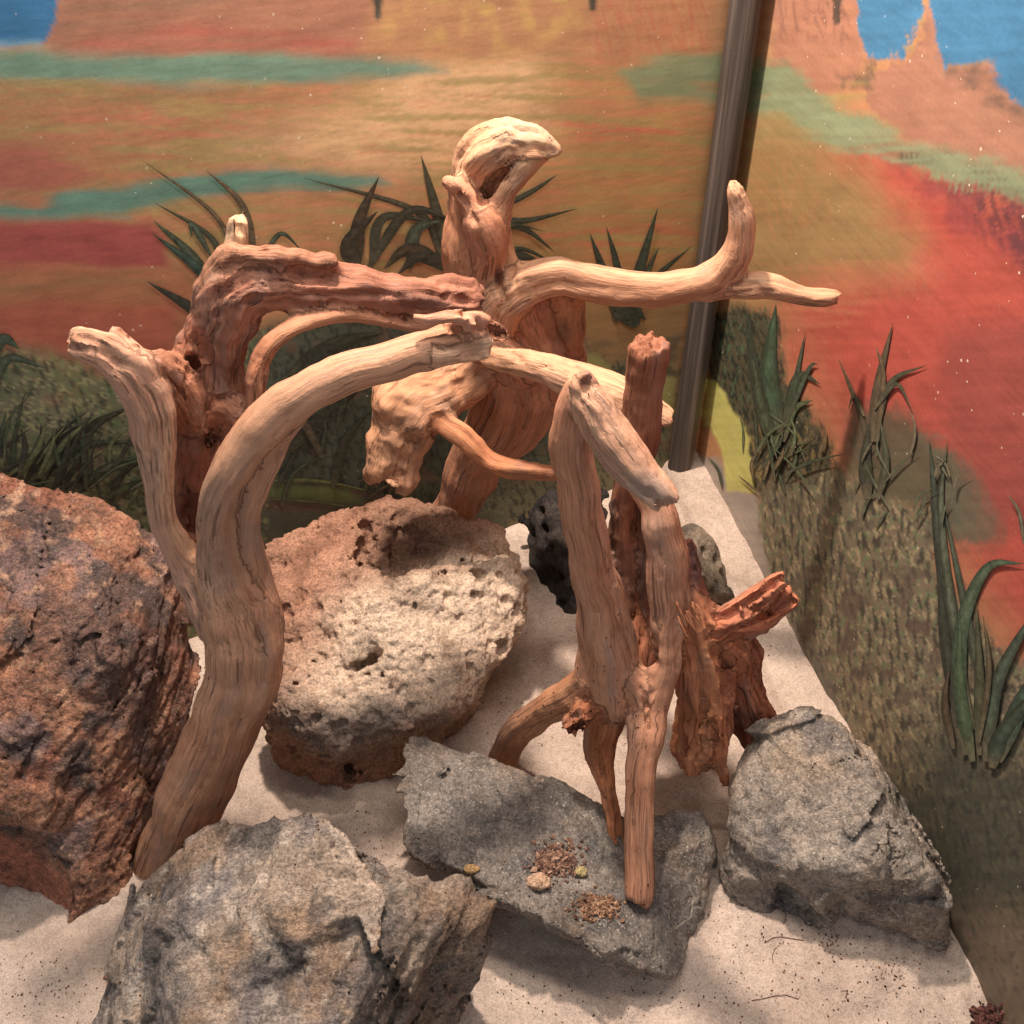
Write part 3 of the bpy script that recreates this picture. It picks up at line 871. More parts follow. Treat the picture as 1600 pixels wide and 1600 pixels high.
blades(NR, wall_right, (1330, 710, 1500, 830), 16, 6, (35, 90), (2.5, 4.5), [((70, 78, 58), (104, 112, 84)), ((90, 80, 60), (130, 118, 86))], 8, "faint painted grass tuft in the middle of the right wall")

# ------------------------------------------------------------------ the pole in the corner
def build_pole():
    o = empty("pole", (0, 0, 0), "dark brown round wooden pole standing in the corner of the painted walls", "pole")
    base = at_z(1062, 742, 0.0) + (NB + NR) / np.linalg.norm(NB + NR) * 0.006
    r = 0.0168
    o.location = (base[0], base[1], 0)
    bm = bmesh.new()
    rings = []
    for k, z in enumerate(np.linspace(-0.02, 0.84, 30)):
        ring = []
        for j in range(40):
            a = j / 40 * 2 * math.pi
            rr = r * (1 + 0.03 * math.sin(3 * a + z * 4) + 0.012 * math.sin(7 * a + z * 23))
            ring.append(bm.verts.new((rr * math.cos(a) + 0.004 * math.sin(z * 3), rr * math.sin(a), z)))
        rings.append(ring)
    for a, b in zip(rings[:-1], rings[1:]):
        for j in range(40):
            bm.faces.new((a[j], a[(j + 1) % 40], b[(j + 1) % 40], b[j]))
    bm.faces.new(rings[-1]); bm.faces.new(rings[0][::-1])
    for f in bm.faces: f.smooth = len(f.verts) == 4
    me = bpy.data.meshes.new("shaft"); bm.to_mesh(me); bm.free()
    me.materials.append(MAT_POLE)
    s = bpy.data.objects.new("shaft", me); COL.objects.link(s); s.parent = o
    return o
build_pole()

# ------------------------------------------------------------------ driftwood
VIEW = np.array([0, CP, -SP])

def driftwood(name, label, branches, cuts, vox, k_join, seed, origin):
    """branches: (part, points [(px,py,Y,r_px)], style) - style: colour, groove mm, lump mm, flat"""
    segs = []   # a, b, ra, rb, U, V, s0, len, branch
    allp = []
    for bi, (part, pts, sty) in enumerate(branches):
        W = []
        for (px, py, y, r) in pts:
            p = at_y(px, py, y)
            W.append([*p, r * depth_of(p) / F])
        L = catmull(np.array(W), 6)
        L[:, 3] = np.maximum(L[:, 3], 0.0016)
        # a gentle crookedness
        jit = np.stack([perlin(np.stack([np.arange(len(L)) * 0.31 + bi * 7.7, np.full(len(L), k * 13.1), np.full(len(L), seed)], 1)) for k in range(3)], 1)
        L[1:-1, :3] += jit[1:-1] * L[1:-1, 3:4] * 0.12
        L[:, 3] *= 1 + 0.10 * perlin(np.stack([np.arange(len(L)) * 0.4 + bi * 3.3, np.full(len(L), 2.2), np.full(len(L), seed)], 1))
        tg = L[1] - L[0]; tg = tg[:3] / np.linalg.norm(tg[:3])
        U = np.cross(tg, [0.3, 0.5, 0.8]); U /= np.linalg.norm(U)
        s0 = bi * 1.37
        split = sty.get('split')
        for i in range(len(L) - 1):
            a, b = L[i, :3], L[i + 1, :3]
            d = b - a; ln = np.linalg.norm(d)
            if ln < 1e-6: continue
            d = d / ln
            U = U - d * (U @ d); U /= np.linalg.norm(U)
            segs.append((a, b, L[i, 3], L[i + 1, 3], U.copy(), np.cross(d, U), s0, ln, bi, split[1] if split and i >= split[0] * 6 else part))
            s0 += ln
        allp.append(L)
    A = np.vstack(allp)
    pad = 0.03
    lo = (A[:, :3] - A[:, 3:4]).min(0) - pad; hi = (A[:, :3] + A[:, 3:4]).max(0) + pad
    lo[2] = max(lo[2], -0.03)
    Fd = Field(lo, hi, vox)
    si = 0
    for bi, (part, pts, sty) in enumerate(branches):
        mine = [i for i, s in enumerate(segs) if s[8] == bi]
        flat = (VIEW, sty['flat']) if 'flat' in sty else None
        rmax = max(max(segs[i][2], segs[i][3]) for i in mine)
        B = np.array([segs[i][0] for i in mine] + [segs[i][1] for i in mine])
        sl, ax = Fd.block(B.min(0) - rmax * 1.4 - 0.022, B.max(0) + rmax * 1.4 + 0.022)
        shp = tuple(len(x) for x in ax)
        loc = np.full(shp, 0.05, np.float32); ids = np.full(shp, -1, np.int16)
        org = np.array([ax[0][0], ax[1][0], ax[2][0]])
        for i in mine:
            a, b, ra, rb = segs[i][:4]
            m = max(ra, rb) * (max(1, sty.get('flat', 1))) + 0.02
            l0 = np.clip(np.floor((np.minimum(a, b) - m - org) / vox).astype(int), 0, np.array(shp) - 1)
            l1 = np.clip(np.ceil((np.maximum(a, b) + m - org) / vox).astype(int) + 1, 1, np.array(shp))
            s3 = tuple(slice(l0[k], l1[k]) for k in range(3))
            d = seg_dist([ax[k][l0[k]:l1[k]] for k in range(3)], a.astype(np.float32), b.astype(np.float32), ra, rb, flat)
            cur = loc[s3]; sel = d < cur
            ids[s3] = np.where(sel, i, ids[s3])
            loc[s3] = smin(cur, d.astype(np.float32), 0.004)
        for e_ in sty.get('ends', ()):        # broken, fibrous ends
            i0, i1 = (mine[0], mine[0]) if e_ == 0 else (mine[-1], mine[-1])
            a_, b_ = segs[i0][0], segs[i0][1]
            pe, tv = (a_, a_ - b_) if e_ == 0 else (b_, b_ - a_)
            tv = tv / np.linalg.norm(tv); re_ = segs[i0][2] if e_ == 0 else segs[i0][3]
            x = ax[0][:, None, None] - pe[0]; y = ax[1][None, :, None] - pe[1]; z = ax[2][None, None, :] - pe[2]
            al = (x * tv[0] + y * tv[1] + z * tv[2]).astype(np.float32)
            near = (x * x + y * y + z * z < (re_ * 2.6 + 0.006) ** 2) & (al > -re_ * 1.2)
            if near.any():
                I = np.argwhere(near)
                Pn = (org + I * vox)
                off_ = Pn - pe; off_ = off_ - (off_ @ tv)[:, None] * tv
                jag = perlin(off_ * 190 + bi * 5.0) * 0.0060 + perlin(off_ * 60 + bi * 3.0) * 0.006 * sty.get('jag', 1.0)
                tilt = off_ @ np.array([0.25, 0.1, 0.35])
                loc[near] = smax(loc[near], (al[near] - jag - tilt - re_ * 0.15).astype(np.float32), 0.002)
        cur = Fd.d[sl]; bst = Fd.best[sl]
        sel = (loc < bst) & (ids >= 0)
        Fd.seg[sl] = np.where(sel, ids, Fd.seg[sl]); Fd.best[sl] = np.where(sel, loc, bst)
        Fd.d[sl] = smin(cur, loc, sty.get('k', k_join))
    cuts = list(cuts)
    rg = random.Random(int(seed))
    for bi, (part, pts, sty) in enumerate(branches):     # drying cracks that follow the grain
        L2 = catmull(np.array(pts, float), 6)
        for k in range(sty.get('cracks', 0)):
            i0 = rg.randrange(0, max(1, len(L2) - 4)); i1 = min(len(L2) - 1, i0 + rg.randint(4, 10))
            f0 = rg.uniform(-0.8, 0.8); f1 = f0 + rg.uniform(-0.25, 0.25); w = rg.uniform(2.0, 4.6)
            path = []
            for j, i in enumerate(range(i0, i1 + 1)):
                a_ = L2[min(i + 1, len(L2) - 1), :2] - L2[max(i - 1, 0), :2]
                nrm = np.array([-a_[1], a_[0]]) / (np.linalg.norm(a_) + 1e-6)
                u = j / max(1, i1 - i0)
                q = L2[i, :2] + nrm * L2[i, 3] * (f0 * (1 - u) + f1 * u + 0.06 * math.sin(j * 2.3 + k))
                path.append((q[0], q[1], None, w * (0.35 + 0.65 * math.sin(math.pi * u))))
            cuts.append((path, 0.0015))
    for (pts, kk) in cuts:
        W = []
        for (px, py, y, r) in pts:
            if y is None:
                p, dv = surface_hit(Fd, px, py)
                if p is None: continue
                r_ = r * depth_of(p) / F
                if W and np.linalg.norm(p - W[-1][:3]) > 0.03: continue
                W.append([*(p + dv * r_ * 0.15), r_])
                continue
            p = at_y(px, py, y); W.append([*p, r * depth_of(p) / F])
        if len(W) < 2: continue
        L = catmull(np.array(W), 4)
        for i in range(len(L) - 1):
            a, b = L[i, :3], L[i + 1, :3]; m = max(L[i, 3], L[i + 1, 3]) + 0.02
            sl, ax = Fd.block(np.minimum(a, b) - m, np.maximum(a, b) + m)
            d = seg_dist(ax, a.astype(np.float32), b.astype(np.float32), L[i, 3], L[i + 1, 3])
            Fd.d[sl] = smax(Fd.d[sl], -d.astype(np.float32), kk)
    for ax_ in range(3):
        for e in (0, -1):
            s = [slice(None)] * 3; s[ax_] = e; Fd.d[tuple(s)] = np.maximum(Fd.d[tuple(s)], 0.01)
    V, Q = biggest(*surface_nets(Fd))
    V = relax(Q, V.astype(np.float64), 1).astype(np.float32)
    g = np.clip(np.round((V - Fd.lo) / vox).astype(int), 0, Fd.n - 1)
    sid = Fd.seg[g[:, 0], g[:, 1], g[:, 2]].astype(int)
    sid[sid < 0] = 0
    SA = np.array([s[0] for s in segs]); SB = np.array([s[1] for s in segs]); SU = np.array([s[4] for s in segs]); SV = np.array([s[5] for s in segs])
    S0 = np.array([s[6] for s in segs]); SL = np.array([s[7] for s in segs]); SBr = np.array([s[8] for s in segs])
    a = SA[sid]; d = (SB - SA)[sid] / SL[sid][:, None]
    t = ((V - a) * d).sum(1)
    q = V - a - d * t[:, None]
    grain = np.stack([(q * SU[sid]).sum(1), (q * SV[sid]).sum(1), S0[sid] + t], 1).astype(np.float32)
    br = SBr[sid]
    colb = np.array([lin(b[2]['c']) for b in branches]); gb = np.array([b[2].get('groove', 1.0) for b in branches])
    lb = np.array([b[2].get('lump', 1.0) for b in branches])
    prm = np.concatenate([colb[br], gb[br, None], lb[br, None]], 1)
    prm = relax(Q, prm, 8)
    N = vert_normals(V, Q)
    gr = grain * np.array([150, 150, 9]); gr2 = grain * np.array([62, 62, 5])
    groove = np.clip(ridged(gr, 2, seed=seed) - 0.75, 0, 1) * 0.8 + np.clip(ridged(gr2, 2, seed=seed + 3) - 0.85, 0, 1) * 1.2
    lump = fbm(V * 28, 3, seed=seed + 5) * 1.6 + fbm(V * 75, 2, seed=seed) * 0.6
    disp = -groove * prm[:, 3] * 0.0015 + lump * prm[:, 4] * 0.0009
    disp = relax(Q, disp[:, None], 1)[:, 0]
    rad = relax(Q, np.array([max(s[2], s[3]) for s in segs])[sid][:, None], 10)[:, 0]
    uv = grain[:, :2] / (np.linalg.norm(grain[:, :2], axis=1, keepdims=True) + 1e-6)
    tw = grain[:, 2] * 3.0
    cu = uv[:, 0] * np.cos(tw) - uv[:, 1] * np.sin(tw); cv = uv[:, 0] * np.sin(tw) + uv[:, 1] * np.cos(tw)
    lob = np.clip(perlin(np.stack([cu * 0.95, cv * 0.95, grain[:, 2] * 7], 1) + seed) * 1.1, -0.9, 0.5)
    flu = 0.55 - np.abs(perlin(np.stack([cu * 2.1, cv * 2.1, grain[:, 2] * 6], 1) + seed + 4)) * 2.2
    lob = relax(Q, lob[:, None], 4)[:, 0]; flu = relax(Q, np.clip(flu, -0.6, 0.5)[:, None], 1)[:, 0]
    disp = disp + np.minimum(rad, 0.022) * (0.27 * lob + (0.10 + 0.07 * np.clip(prm[:, 3], 0, 2.5)) * -np.clip(flu, 0, 1))
    V2 = V + N * disp[:, None]
    N2 = vert_normals(V2, Q)
    tint = prm[:, :3].astype(np.float32)
    m = smooth01(0.15, 0.75, fbm(grain * np.array([26, 26, 4]), 3, seed=seed + 9))[:, None] * 0.45
    tint = tint * (1 - m) + tint * np.array([0.84, 0.68, 0.58]) * m
    m = smooth01(0.1, 0.7, fbm(grain * np.array([60, 60, 5]), 3, seed=seed + 19))[:, None] * np.clip(prm[:, 3:4] * 0.35, 0, 0.6)
    tint = tint * (1 - m) + np.minimum(tint * np.array([1.5, 1.62, 1.6]), 0.62) * m
    m = smooth01(0.2, 0.6, fbm(V * 13, 3, seed=seed + 29))[:, None] * 0.30
    tint = tint * (1 - m) + np.array([0.22, 0.17, 0.14]) * m
    root = empty(name, origin, label, "driftwood", "pieces of driftwood")
    names = []
    for s_ in segs:
        if s_[9] not in names: names.append(s_[9])
    pid = np.array([names.index(s_[9]) for s_ in segs])[sid[Q[:, 0]]]
    off = np.array(origin, np.float32)
    for k, pn in enumerate(names):
        q = Q[pid == k]
        if not len(q): continue
        used = np.unique(q); rm = np.full(len(V2), -1); rm[used] = np.arange(len(used))
        make_mesh(pn.split("#")[0], V2[used] - off, rm[q], MAT_WOOD, {"grain": grain[used], "tint": tint[used]}, N2[used], root)
    return root

PALE = dict(c=(198, 144, 116), groove=0.35, lump=0.5, cracks=3)
TAN = dict(c=(186, 134, 108), groove=0.2, lump=0.6, cracks=2)
RED = dict(c=(158, 106, 86), groove=3.0, lump=1.2, cracks=6)
DARK = dict(c=(138, 94, 76), groove=1.8, lump=2.0, cracks=4)
ORANGE = dict(c=(178, 124, 92), groove=0.8, lump=1.0)
ROUGH = dict(c=(166, 106, 82), groove=4.0, lump=1.2, cracks=6)
def S(base, **k): return {**base, **k}

left_wood = driftwood("driftwood", "forked driftwood with a left horn and long arch beside the rust brown rock", [
    ("trunk", [(240, 1378, .535, 34), (268, 1318, .542, 44), (310, 1230, .552, 52), (352, 1140, .562, 54), (378, 1050, .575, 56), (374, 960, .585, 53), (346, 880, .592, 36),
               (334, 800, .588, 27), (362, 730, .587, 30), (414, 660, .598, 33), (482, 608, .61, 30), (550, 580, .622, 27), (630, 558, .636, 27), (690, 538, .648, 22), (728, 524, .656, 15)],
     S(TAN, c=(190, 142, 112), split=(6, "branch#arch"), ends=(1,))),
    ("branch#horn", [(348, 970, .59, 40), (300, 890, .602, 27), (258, 820, .608, 20), (248, 760, .611, 21), (242, 690, .615, 28), (228, 622, .618, 34), (192, 572, .615, 30), (150, 545, .61, 24), (112, 533, .605, 20)], S(PALE, c=(190, 142, 116), groove=1.2, ends=(1,), jag=1.5)),
    ("stub#left", [(222, 565, .62, 12), (198, 534, .628, 7), (178, 513, .63, 5)], PALE),
    ("branch#arch", [(398, 960, .592, 38), (398, 890, .598, 22), (386, 810, .600, 18), (410, 728, .604, 22), (466, 640, .61, 16)], S(PALE, c=(190, 140, 110))),
    ("stub#front", [(672, 550, .64, 20), (720, 549, .648, 16), (768, 543, .65, 13)], S(PALE, c=(208, 164, 134), ends=(1,))),
    ("splinter", [(748, 506, .652, 15), (722, 496, .646, 9), (694, 495, .642, 7), (668, 500, .640, 5), (646, 494, .638, 2)], PALE),
    ("splinter#b", [(706, 530, .652, 22), (738, 512, .660, 19), (760, 508, .664, 15)], S(PALE, c=(188, 132, 102), ends=(1,))),
    ("splinter#b", [(735, 512, .668, 18), (765, 514, .675, 12), (792, 526, .68, 8)], S(RED, c=(176, 118, 90), ends=(1,))),
    ("web", [(292, 870, .622, 16), (294, 790, .650, 28), (304, 700, .662, 48), (318, 630, .665, 50), (336, 570, .672, 42)], S(DARK, c=(146, 94, 72), lump=2.6, k=.005)),
    ("web", [(250, 566, .630, 20), (276, 596, .644, 32), (300, 640, .655, 42)], S(DARK, c=(166, 112, 86), lump=1.6)),
    ("web", [(296, 880, .632, 22), (298, 800, .648, 30), (304, 730, .658, 36)], S(DARK, c=(112, 70, 54), k=.006)),  # lower web coloured dark, putting the fork hollow's shade into the wood
    ("web", [(370, 650, .64, 20), (345, 640, .655, 30), (320, 700, .664, 34)], S(DARK, c=(160, 104, 78), lump=1.6)),
    ("brown_arch", [(345, 610, 0.667, 40), (342, 540, 0.669, 48), (362, 478, 0.674, 46), (398, 446, 0.680, 42), (460, 446, 0.692, 42), (550, 452, 0.712, 40), (650, 468, 0.732, 38), (716, 468, 0.748, 34), (742, 470, 0.755, 22)], S(RED, c=(150, 100, 80), groove=3.2, lump=2.2, ends=(1,))),
    ("brown_arch", [(322, 480, 0.675, 20), (352, 412, 0.676, 22), (440, 406, 0.685, 16), (510, 412, 0.700, 10)], S(DARK, c=(156, 108, 84), groove=2.6, lump=2.6)),
    ("brown_arch", [(290, 552, 0.662, 15), (316, 522, 0.672, 26)], S(DARK, c=(148, 98, 78))),
    ("brown_arch#strip", [(398, 640, 0.638, 14), (400, 590, 0.645, 14), (424, 534, 0.656, 13), (480, 503, 0.674, 11), (560, 492, 0.694, 10), (650, 508, 0.714, 10), (724, 520, 0.736, 8)], S(RED, c=(186, 130, 100), groove=0.8, lump=0.8)),
    ("stub", [(362, 418, .71, 18), (370, 380, .715, 17), (372, 340, .718, 14)], S(PALE, c=(212, 170, 132), ends=(1,))),
], [([(372, 760, None, 4), (360, 815, None, 8), (354, 860, None, 9), (352, 895, None, 4)], 0.003),
    ([(112, 545, None, 5), (150, 548, None, 4), (195, 572, None, 3)], 0.002), ([(125, 525, None, 5), (150, 533, None, 4), (190, 556, None, 3)], 0.002),
    ([(450, 424, None, 5), (500, 432, None, 8), (545, 440, None, 4)], 0.003), ([(330, 470, None, 6), (380, 430, None, 6), (440, 420, None, 4)], 0.003), ([(310, 545, None, 10), (318, 560, None, 8)], 0.004),
    ([(410, 560, .636, 9), (425, 510, .652, 10), (500, 480, .672, 10), (600, 486, .693, 10), (690, 506, .715, 6)], 0.006),
    ([(308, 575, .655, 10), (298, 560, .652, 7)], 0.005),
    ([(312, 690, .638, 5), (330, 684, .64, 6), (345, 690, .642, 4)], 0.004)],
    0.0024, 0.010, 3.0, tuple(at_z(300, 1340, 0.0)))

back_wood = driftwood("driftwood", "tall driftwood with a beak shaped top and long right arm, standing behind the porous rock", [
    ("trunk", [(700, 830, .95, 34), (722, 770, .94, 36), (752, 710, .925, 44), (798, 650, .905, 58), (815, 585, .895, 56), (795, 520, .89, 48), (758, 465, .892, 44), (738, 405, .89, 46), (742, 345, .888, 44), (738, 300, .885, 34)], S(TAN, c=(188, 132, 102), cracks=0, groove=0.5)),
    ("beak", [(728, 300, .885, 22), (738, 258, .882, 30), (766, 228, .878, 34), (808, 216, .874, 27), (846, 224, .87, 17), (872, 237, .868, 7)], S(PALE, c=(200, 154, 120), cracks=0, groove=2.6)),
    ("beak#back", [(752, 330, .895, 26), (780, 284, .895, 24), (808, 250, .89, 16)], S(PALE, c=(150, 104, 76))),
    ("beak#lower", [(772, 340, .872, 22), (790, 300, .868, 17), (814, 270, .866, 15), (842, 246, .868, 10)], S(PALE, c=(184, 134, 104), cracks=0, groove=1.4)),
    ("stub", [(762, 356, .862, 24), (742, 330, .858, 15), (726, 308, .857, 12), (712, 294, .857, 11), (698, 284, .857, 8)], PALE),
    ("trunk", [(752, 350, .855, 26), (765, 385, .86, 22), (758, 430, .872, 18)], S(PALE, c=(190, 136, 108))),
    ("splinter", [(786, 350, .878, 6), (796, 400, .876, 9), (800, 455, .876, 8)], S(PALE, c=(200, 148, 110))),
    ("splinter", [(772, 380, .874, 9), (778, 430, .873, 8), (782, 470, .873, 7)], S(RED, c=(156, 106, 82))),
    ("arm", [(765, 530, .872, 30), (788, 466, .866, 34), (862, 432, .86, 27), (945, 447, .855, 28), (1040, 452, .85, 25), (1110, 436, .845, 25), (1148, 398, .842, 21), (1157, 345, .84, 18), (1145, 288, .84, 9)], S(PALE, c=(198, 148, 116), ends=(1,), jag=2.0)),
    ("arm", [(1110, 452, .848, 16), (1190, 446, .84, 20), (1252, 462, .835, 15), (1306, 468, .83, 14)], S(PALE, c=(196, 148, 116), groove=1.2, ends=(1,))),
    ("web", [(830, 480, .876, 40), (850, 525, .882, 44), (872, 555, .886, 34), (905, 563, .886, 9)], S(TAN, c=(186, 132, 104), groove=0.4, flat=0.7)),
    ("web", [(888, 468, .87, 26), (880, 515, .882, 32), (840, 600, .895, 44)], S(TAN, c=(194, 140, 106), groove=0.4, flat=0.7)),
    ("branch", [(768, 560, .835, 18), (840, 574, .80, 25), (920, 604, .765, 31), (985, 630, .738, 28), (1042, 658, .718, 19)], S(PALE, c=(196, 148, 116), groove=1.0, ends=(1,), jag=1.5)),
    ("branch#link", [(760, 540, .86, 26), (790, 560, .845, 20), (812, 580, .86, 30)], TAN),
    ("stub#lumpy", [(740, 580, .87, 36), (690, 610, .855, 44), (640, 632, .84, 48), (628, 684, .832, 44), (612, 744, .822, 38)], S(TAN, c=(192, 140, 106), groove=0.5, lump=4.5, ends=(1,), jag=2.0)),
    ("root", [(668, 648, .825, 15), (722, 682, .815, 17), (772, 726, .805, 16), (866, 740, .775, 15)], S(ORANGE, c=(184, 122, 88), groove=1.2)),
], [([(748, 322, .858, 6), (768, 292, .855, 9), (792, 262, .852, 7), (818, 244, .85, 4)], 0.005),
    ([(752, 314, .872, 9), (772, 284, .870, 10), (794, 262, .868, 7), (822, 245, .866, 4)], 0.003),
    ],
    0.0026, 0.012, 13.0, tuple(at_y(705, 830, .95) * np.array([1, 1, 0])))

front_wood = driftwood("driftwood", "orange many legged driftwood stump standing on the dark grey rock in the middle", [
    ("stem", [(903, 604, .628, 20), (890, 680, .625, 29), (902, 760, .622, 30), (918, 850, .62, 31), (940, 930, .62, 36), (950, 1000, .615, 43), (956, 1075, .608, 46)], S(TAN, c=(186, 136, 108))),
    ("beam", [(900, 604, .605, 14), (926, 640, .598, 30), (960, 694, .585, 31), (1002, 742, .57, 28), (1042, 784, .556, 21)], S(PALE, c=(192, 146, 118), groove=1.8, ends=(1,))),
    ("beam", [(914, 640, .61, 22), (914, 604, .608, 12), (915, 588, .606, 7)], S(PALE, c=(180, 130, 108))),
    ("stalk", [(1014, 540, .70, 31), (1003, 610, .70, 27), (992, 700, .695, 29), (976, 800, .69, 18), (980, 880, .68, 18), (988, 960, .665, 22), (990, 1040, .63, 32)], S(ORANGE, c=(150, 98, 74), ends=(0,), k=.006)),
    ("stem#right", [(992, 740, .665, 18), (1028, 795, .645, 23), (1043, 870, .634, 28), (1048, 940, .626, 30), (1042, 1000, .612, 21), (1038, 1050, .60, 21), (1014, 1100, .592, 28),
                    (1011, 1140, .576, 27), (1001, 1200, .553, 23), (999, 1250, .534, 22), (997, 1320, .505, 21), (997, 1400, .474, 21)], S(TAN, c=(190, 140, 112), k=.006, split=(5, "front_leg"), ends=(1,))),
    ("front_leg", [(978, 1050, .602, 26), (1000, 1090, .594, 24), (1010, 1140, .578, 20)], S(TAN, c=(188, 138, 110))),
    ("root", [(940, 1060, .608, 36), (900, 1086, .615, 28), (852, 1112, .63, 23), (808, 1148, .645, 22), (778, 1205, .657, 19)], S(TAN, c=(186, 134, 102))),
    ("knob", [(930, 1105, .59, 22), (908, 1118, .585, 18), (884, 1136, .583, 13)], S(ROUGH, c=(150, 92, 64), ends=(1,))),
    ("thin_root", [(950, 1110, .60, 30), (938, 1166, .592, 24), (948, 1225, .566, 13), (962, 1290, .540, 12), (972, 1354, .512, 8)], S(ROUGH, c=(170, 108, 74), lump=1.0, groove=1.2, ends=(1,))),
    ("root#back", [(960, 1110, .64, 26), (930, 1180, .66, 20), (900, 1258, .67, 16)], S(ORANGE, c=(166, 106, 70))),
    ("chunk", [(1062, 900, .65, 20), (1082, 960, .636, 32), (1094, 1030, .624, 42), (1100, 1110, .614, 44), (1084, 1165, .606, 34), (1076, 1192, .602, 22)], S(ROUGH, c=(176, 116, 84), ends=(1,), jag=2.2)),
    ("chunk", [(1120, 1060, .615, 28), (1118, 1130, .607, 26), (1112, 1180, .603, 20)], S(ROUGH, ends=(1,), jag=2.2)),
    ("splinter", [(1118, 1120, .594, 11), (1124, 1175, .588, 10), (1131, 1224, .583, 8)], S(ROUGH, c=(178, 112, 78), lump=0.8, ends=(1,))),
    ("arm", [(1092, 985, .63, 30), (1140, 975, .634, 26), (1185, 962, .64, 27), (1238, 930, .646, 20)], S(ROUGH, c=(180, 112, 84), ends=(1,), jag=2.0)),
    ("arm", [(1130, 965, .632, 18), (1180, 935, .638, 17), (1226, 902, .642, 14)], S(ROUGH, c=(184, 118, 90), ends=(1,), jag=2.0)),
    ("arm", [(1130, 1000, .634, 38), (1158, 1030, .636, 26)], S(ROUGH, c=(176, 112, 82))),
    ("side_leg", [(1160, 1010, .636, 26), (1168, 1070, .632, 22), (1190, 1130, .626, 25), (1208, 1184, .62, 20)], S(ROUGH, c=(168, 104, 78), ends=(1,), jag=1.6)),
    ("side_leg#back", [(1130, 1090, .645, 20), (1160, 1140, .64, 14), (1192, 1194, .63, 9)], S(DARK, c=(126, 74, 56))),
    ("bark", [(1018, 740, .69, 16), (1014, 850, .685, 24), (1010, 950, .67, 24), (1008, 1020, .645, 24)], S(DARK, c=(112, 74, 58), k=.006)),  # added dark filler: shade of the gap between stems put into its colour
    ("bark", [(968, 780, .69, 12), (966, 860, .685, 16), (972, 950, .665, 18)], S(DARK, c=(108, 72, 56), k=.006)),  # second added filler strand, gap shade again in its colour
    ("bark", [(1072, 850, .652, 13), (1082, 900, .648, 16), (1088, 950, .642, 16)], S(RED, c=(128, 78, 66))),
], [([(1010, 985, .60, 9), (1018, 1025, .592, 12), (1018, 1052, .585, 6)], 0.006),
    ([(1010, 990, .615, 12), (1018, 1030, .605, 13)], 0.006),
    ([(1180, 972, None, 3), (1210, 955, None, 6), (1242, 940, None, 7)], 0.002), ([(1175, 955, None, 3), (1210, 935, None, 5), (1240, 918, None, 6)], 0.002), ([(1185, 985, None, 4), (1235, 958, None, 5)], 0.002), ([(1120, 965, None, 6), (1150, 962, None, 5), (1185, 950, None, 3)], 0.003),
    ([(1140, 1040, None, 9), (1146, 1085, None, 14), (1150, 1130, None, 12)], 0.004), ([(1188, 1150, None, 6), (1205, 1165, None, 6)], 0.003),
    ([(1122, 990, .605, 5), (1132, 960, .608, 5)], 0.004)],
    0.0022, 0.009, 23.0, tuple(at_z(1000, 1250, 0.0)))

def frayed(parent, origin):
    """torn wood fibres standing out of the broken knot"""
    V, Q, T, G = [], [], [], []
    c = at_y(1072, 962, .590)
    rg = random.Random(4)
    for k in range(34):
        a = rg.uniform(-1.2, 1.0); e = rg.uniform(-0.9, 0.6)
        d = np.array([math.cos(a) * 0.5 - 0.1, -0.6 + 0.3 * rg.random(), math.sin(a) * 0.5 - 0.75]); d /= np.linalg.norm(d)
        L = rg.uniform(0.008, 0.018); s = np.cross(d, [0.2, 0.3, 0.9]); s /= np.linalg.norm(s); w = np.cross(d, s)
        st = c + np.array([rg.uniform(-.010, .010), rg.uniform(0, .008), rg.uniform(-.012, .012)])
        b = len(V); bend = np.array([rg.uniform(-.3, .5), 0, rg.uniform(-.4, .3)])
        for i in range(4):
            t = i / 3; r = 0.0011 * (1 - 0.8 * t)
            p = st + d * L * t + bend * L * t * t * 0.5
            for (x, y) in ((1, 0), (-.5, .87), (-.5, -.87)):
                V.append(p + s * r * x + w * r * y - np.array(origin)); G.append((x * .001, y * .001, t * L)); T.append(lin((196, 132, 96)))
        for i in range(3):
            for j in range(3):
                Q.append((b + i * 3 + j, b + i * 3 + (j + 1) % 3, b + i * 3 + 3 + (j + 1) % 3, b + i * 3 + 3 + j))
    make_mesh("frayed_fibres", np.array(V), np.array(Q), MAT_WOOD, {"grain": np.array(G), "tint": np.array(T)}, None, parent)
frayed(front_wood, tuple(front_wood.location))

# ------------------------------------------------------------------ rocks
def pt(s):
    """(px, py, 'y' or 'z', value)"""
    return at_y(s[0], s[1], s[3]) if s[2] == 'y' else at_z(s[0], s[1], s[3])

def hull_planes(P):
    bm = bmesh.new()
    for p in P: bm.verts.new(p)
    bmesh.ops.convex_hull(bm, input=bm.verts)
    bm.normal_update()
    c = np.mean(P, 0)
    out = []
    for f in bm.faces:
        n = np.array(f.normal); q = np.array(f.verts[0].co)
        if np.linalg.norm(n) < 0.5: continue
        if n @ (c - q) > 0: n = -n
        out.append((n, n @ q))
    bm.free()
    return out

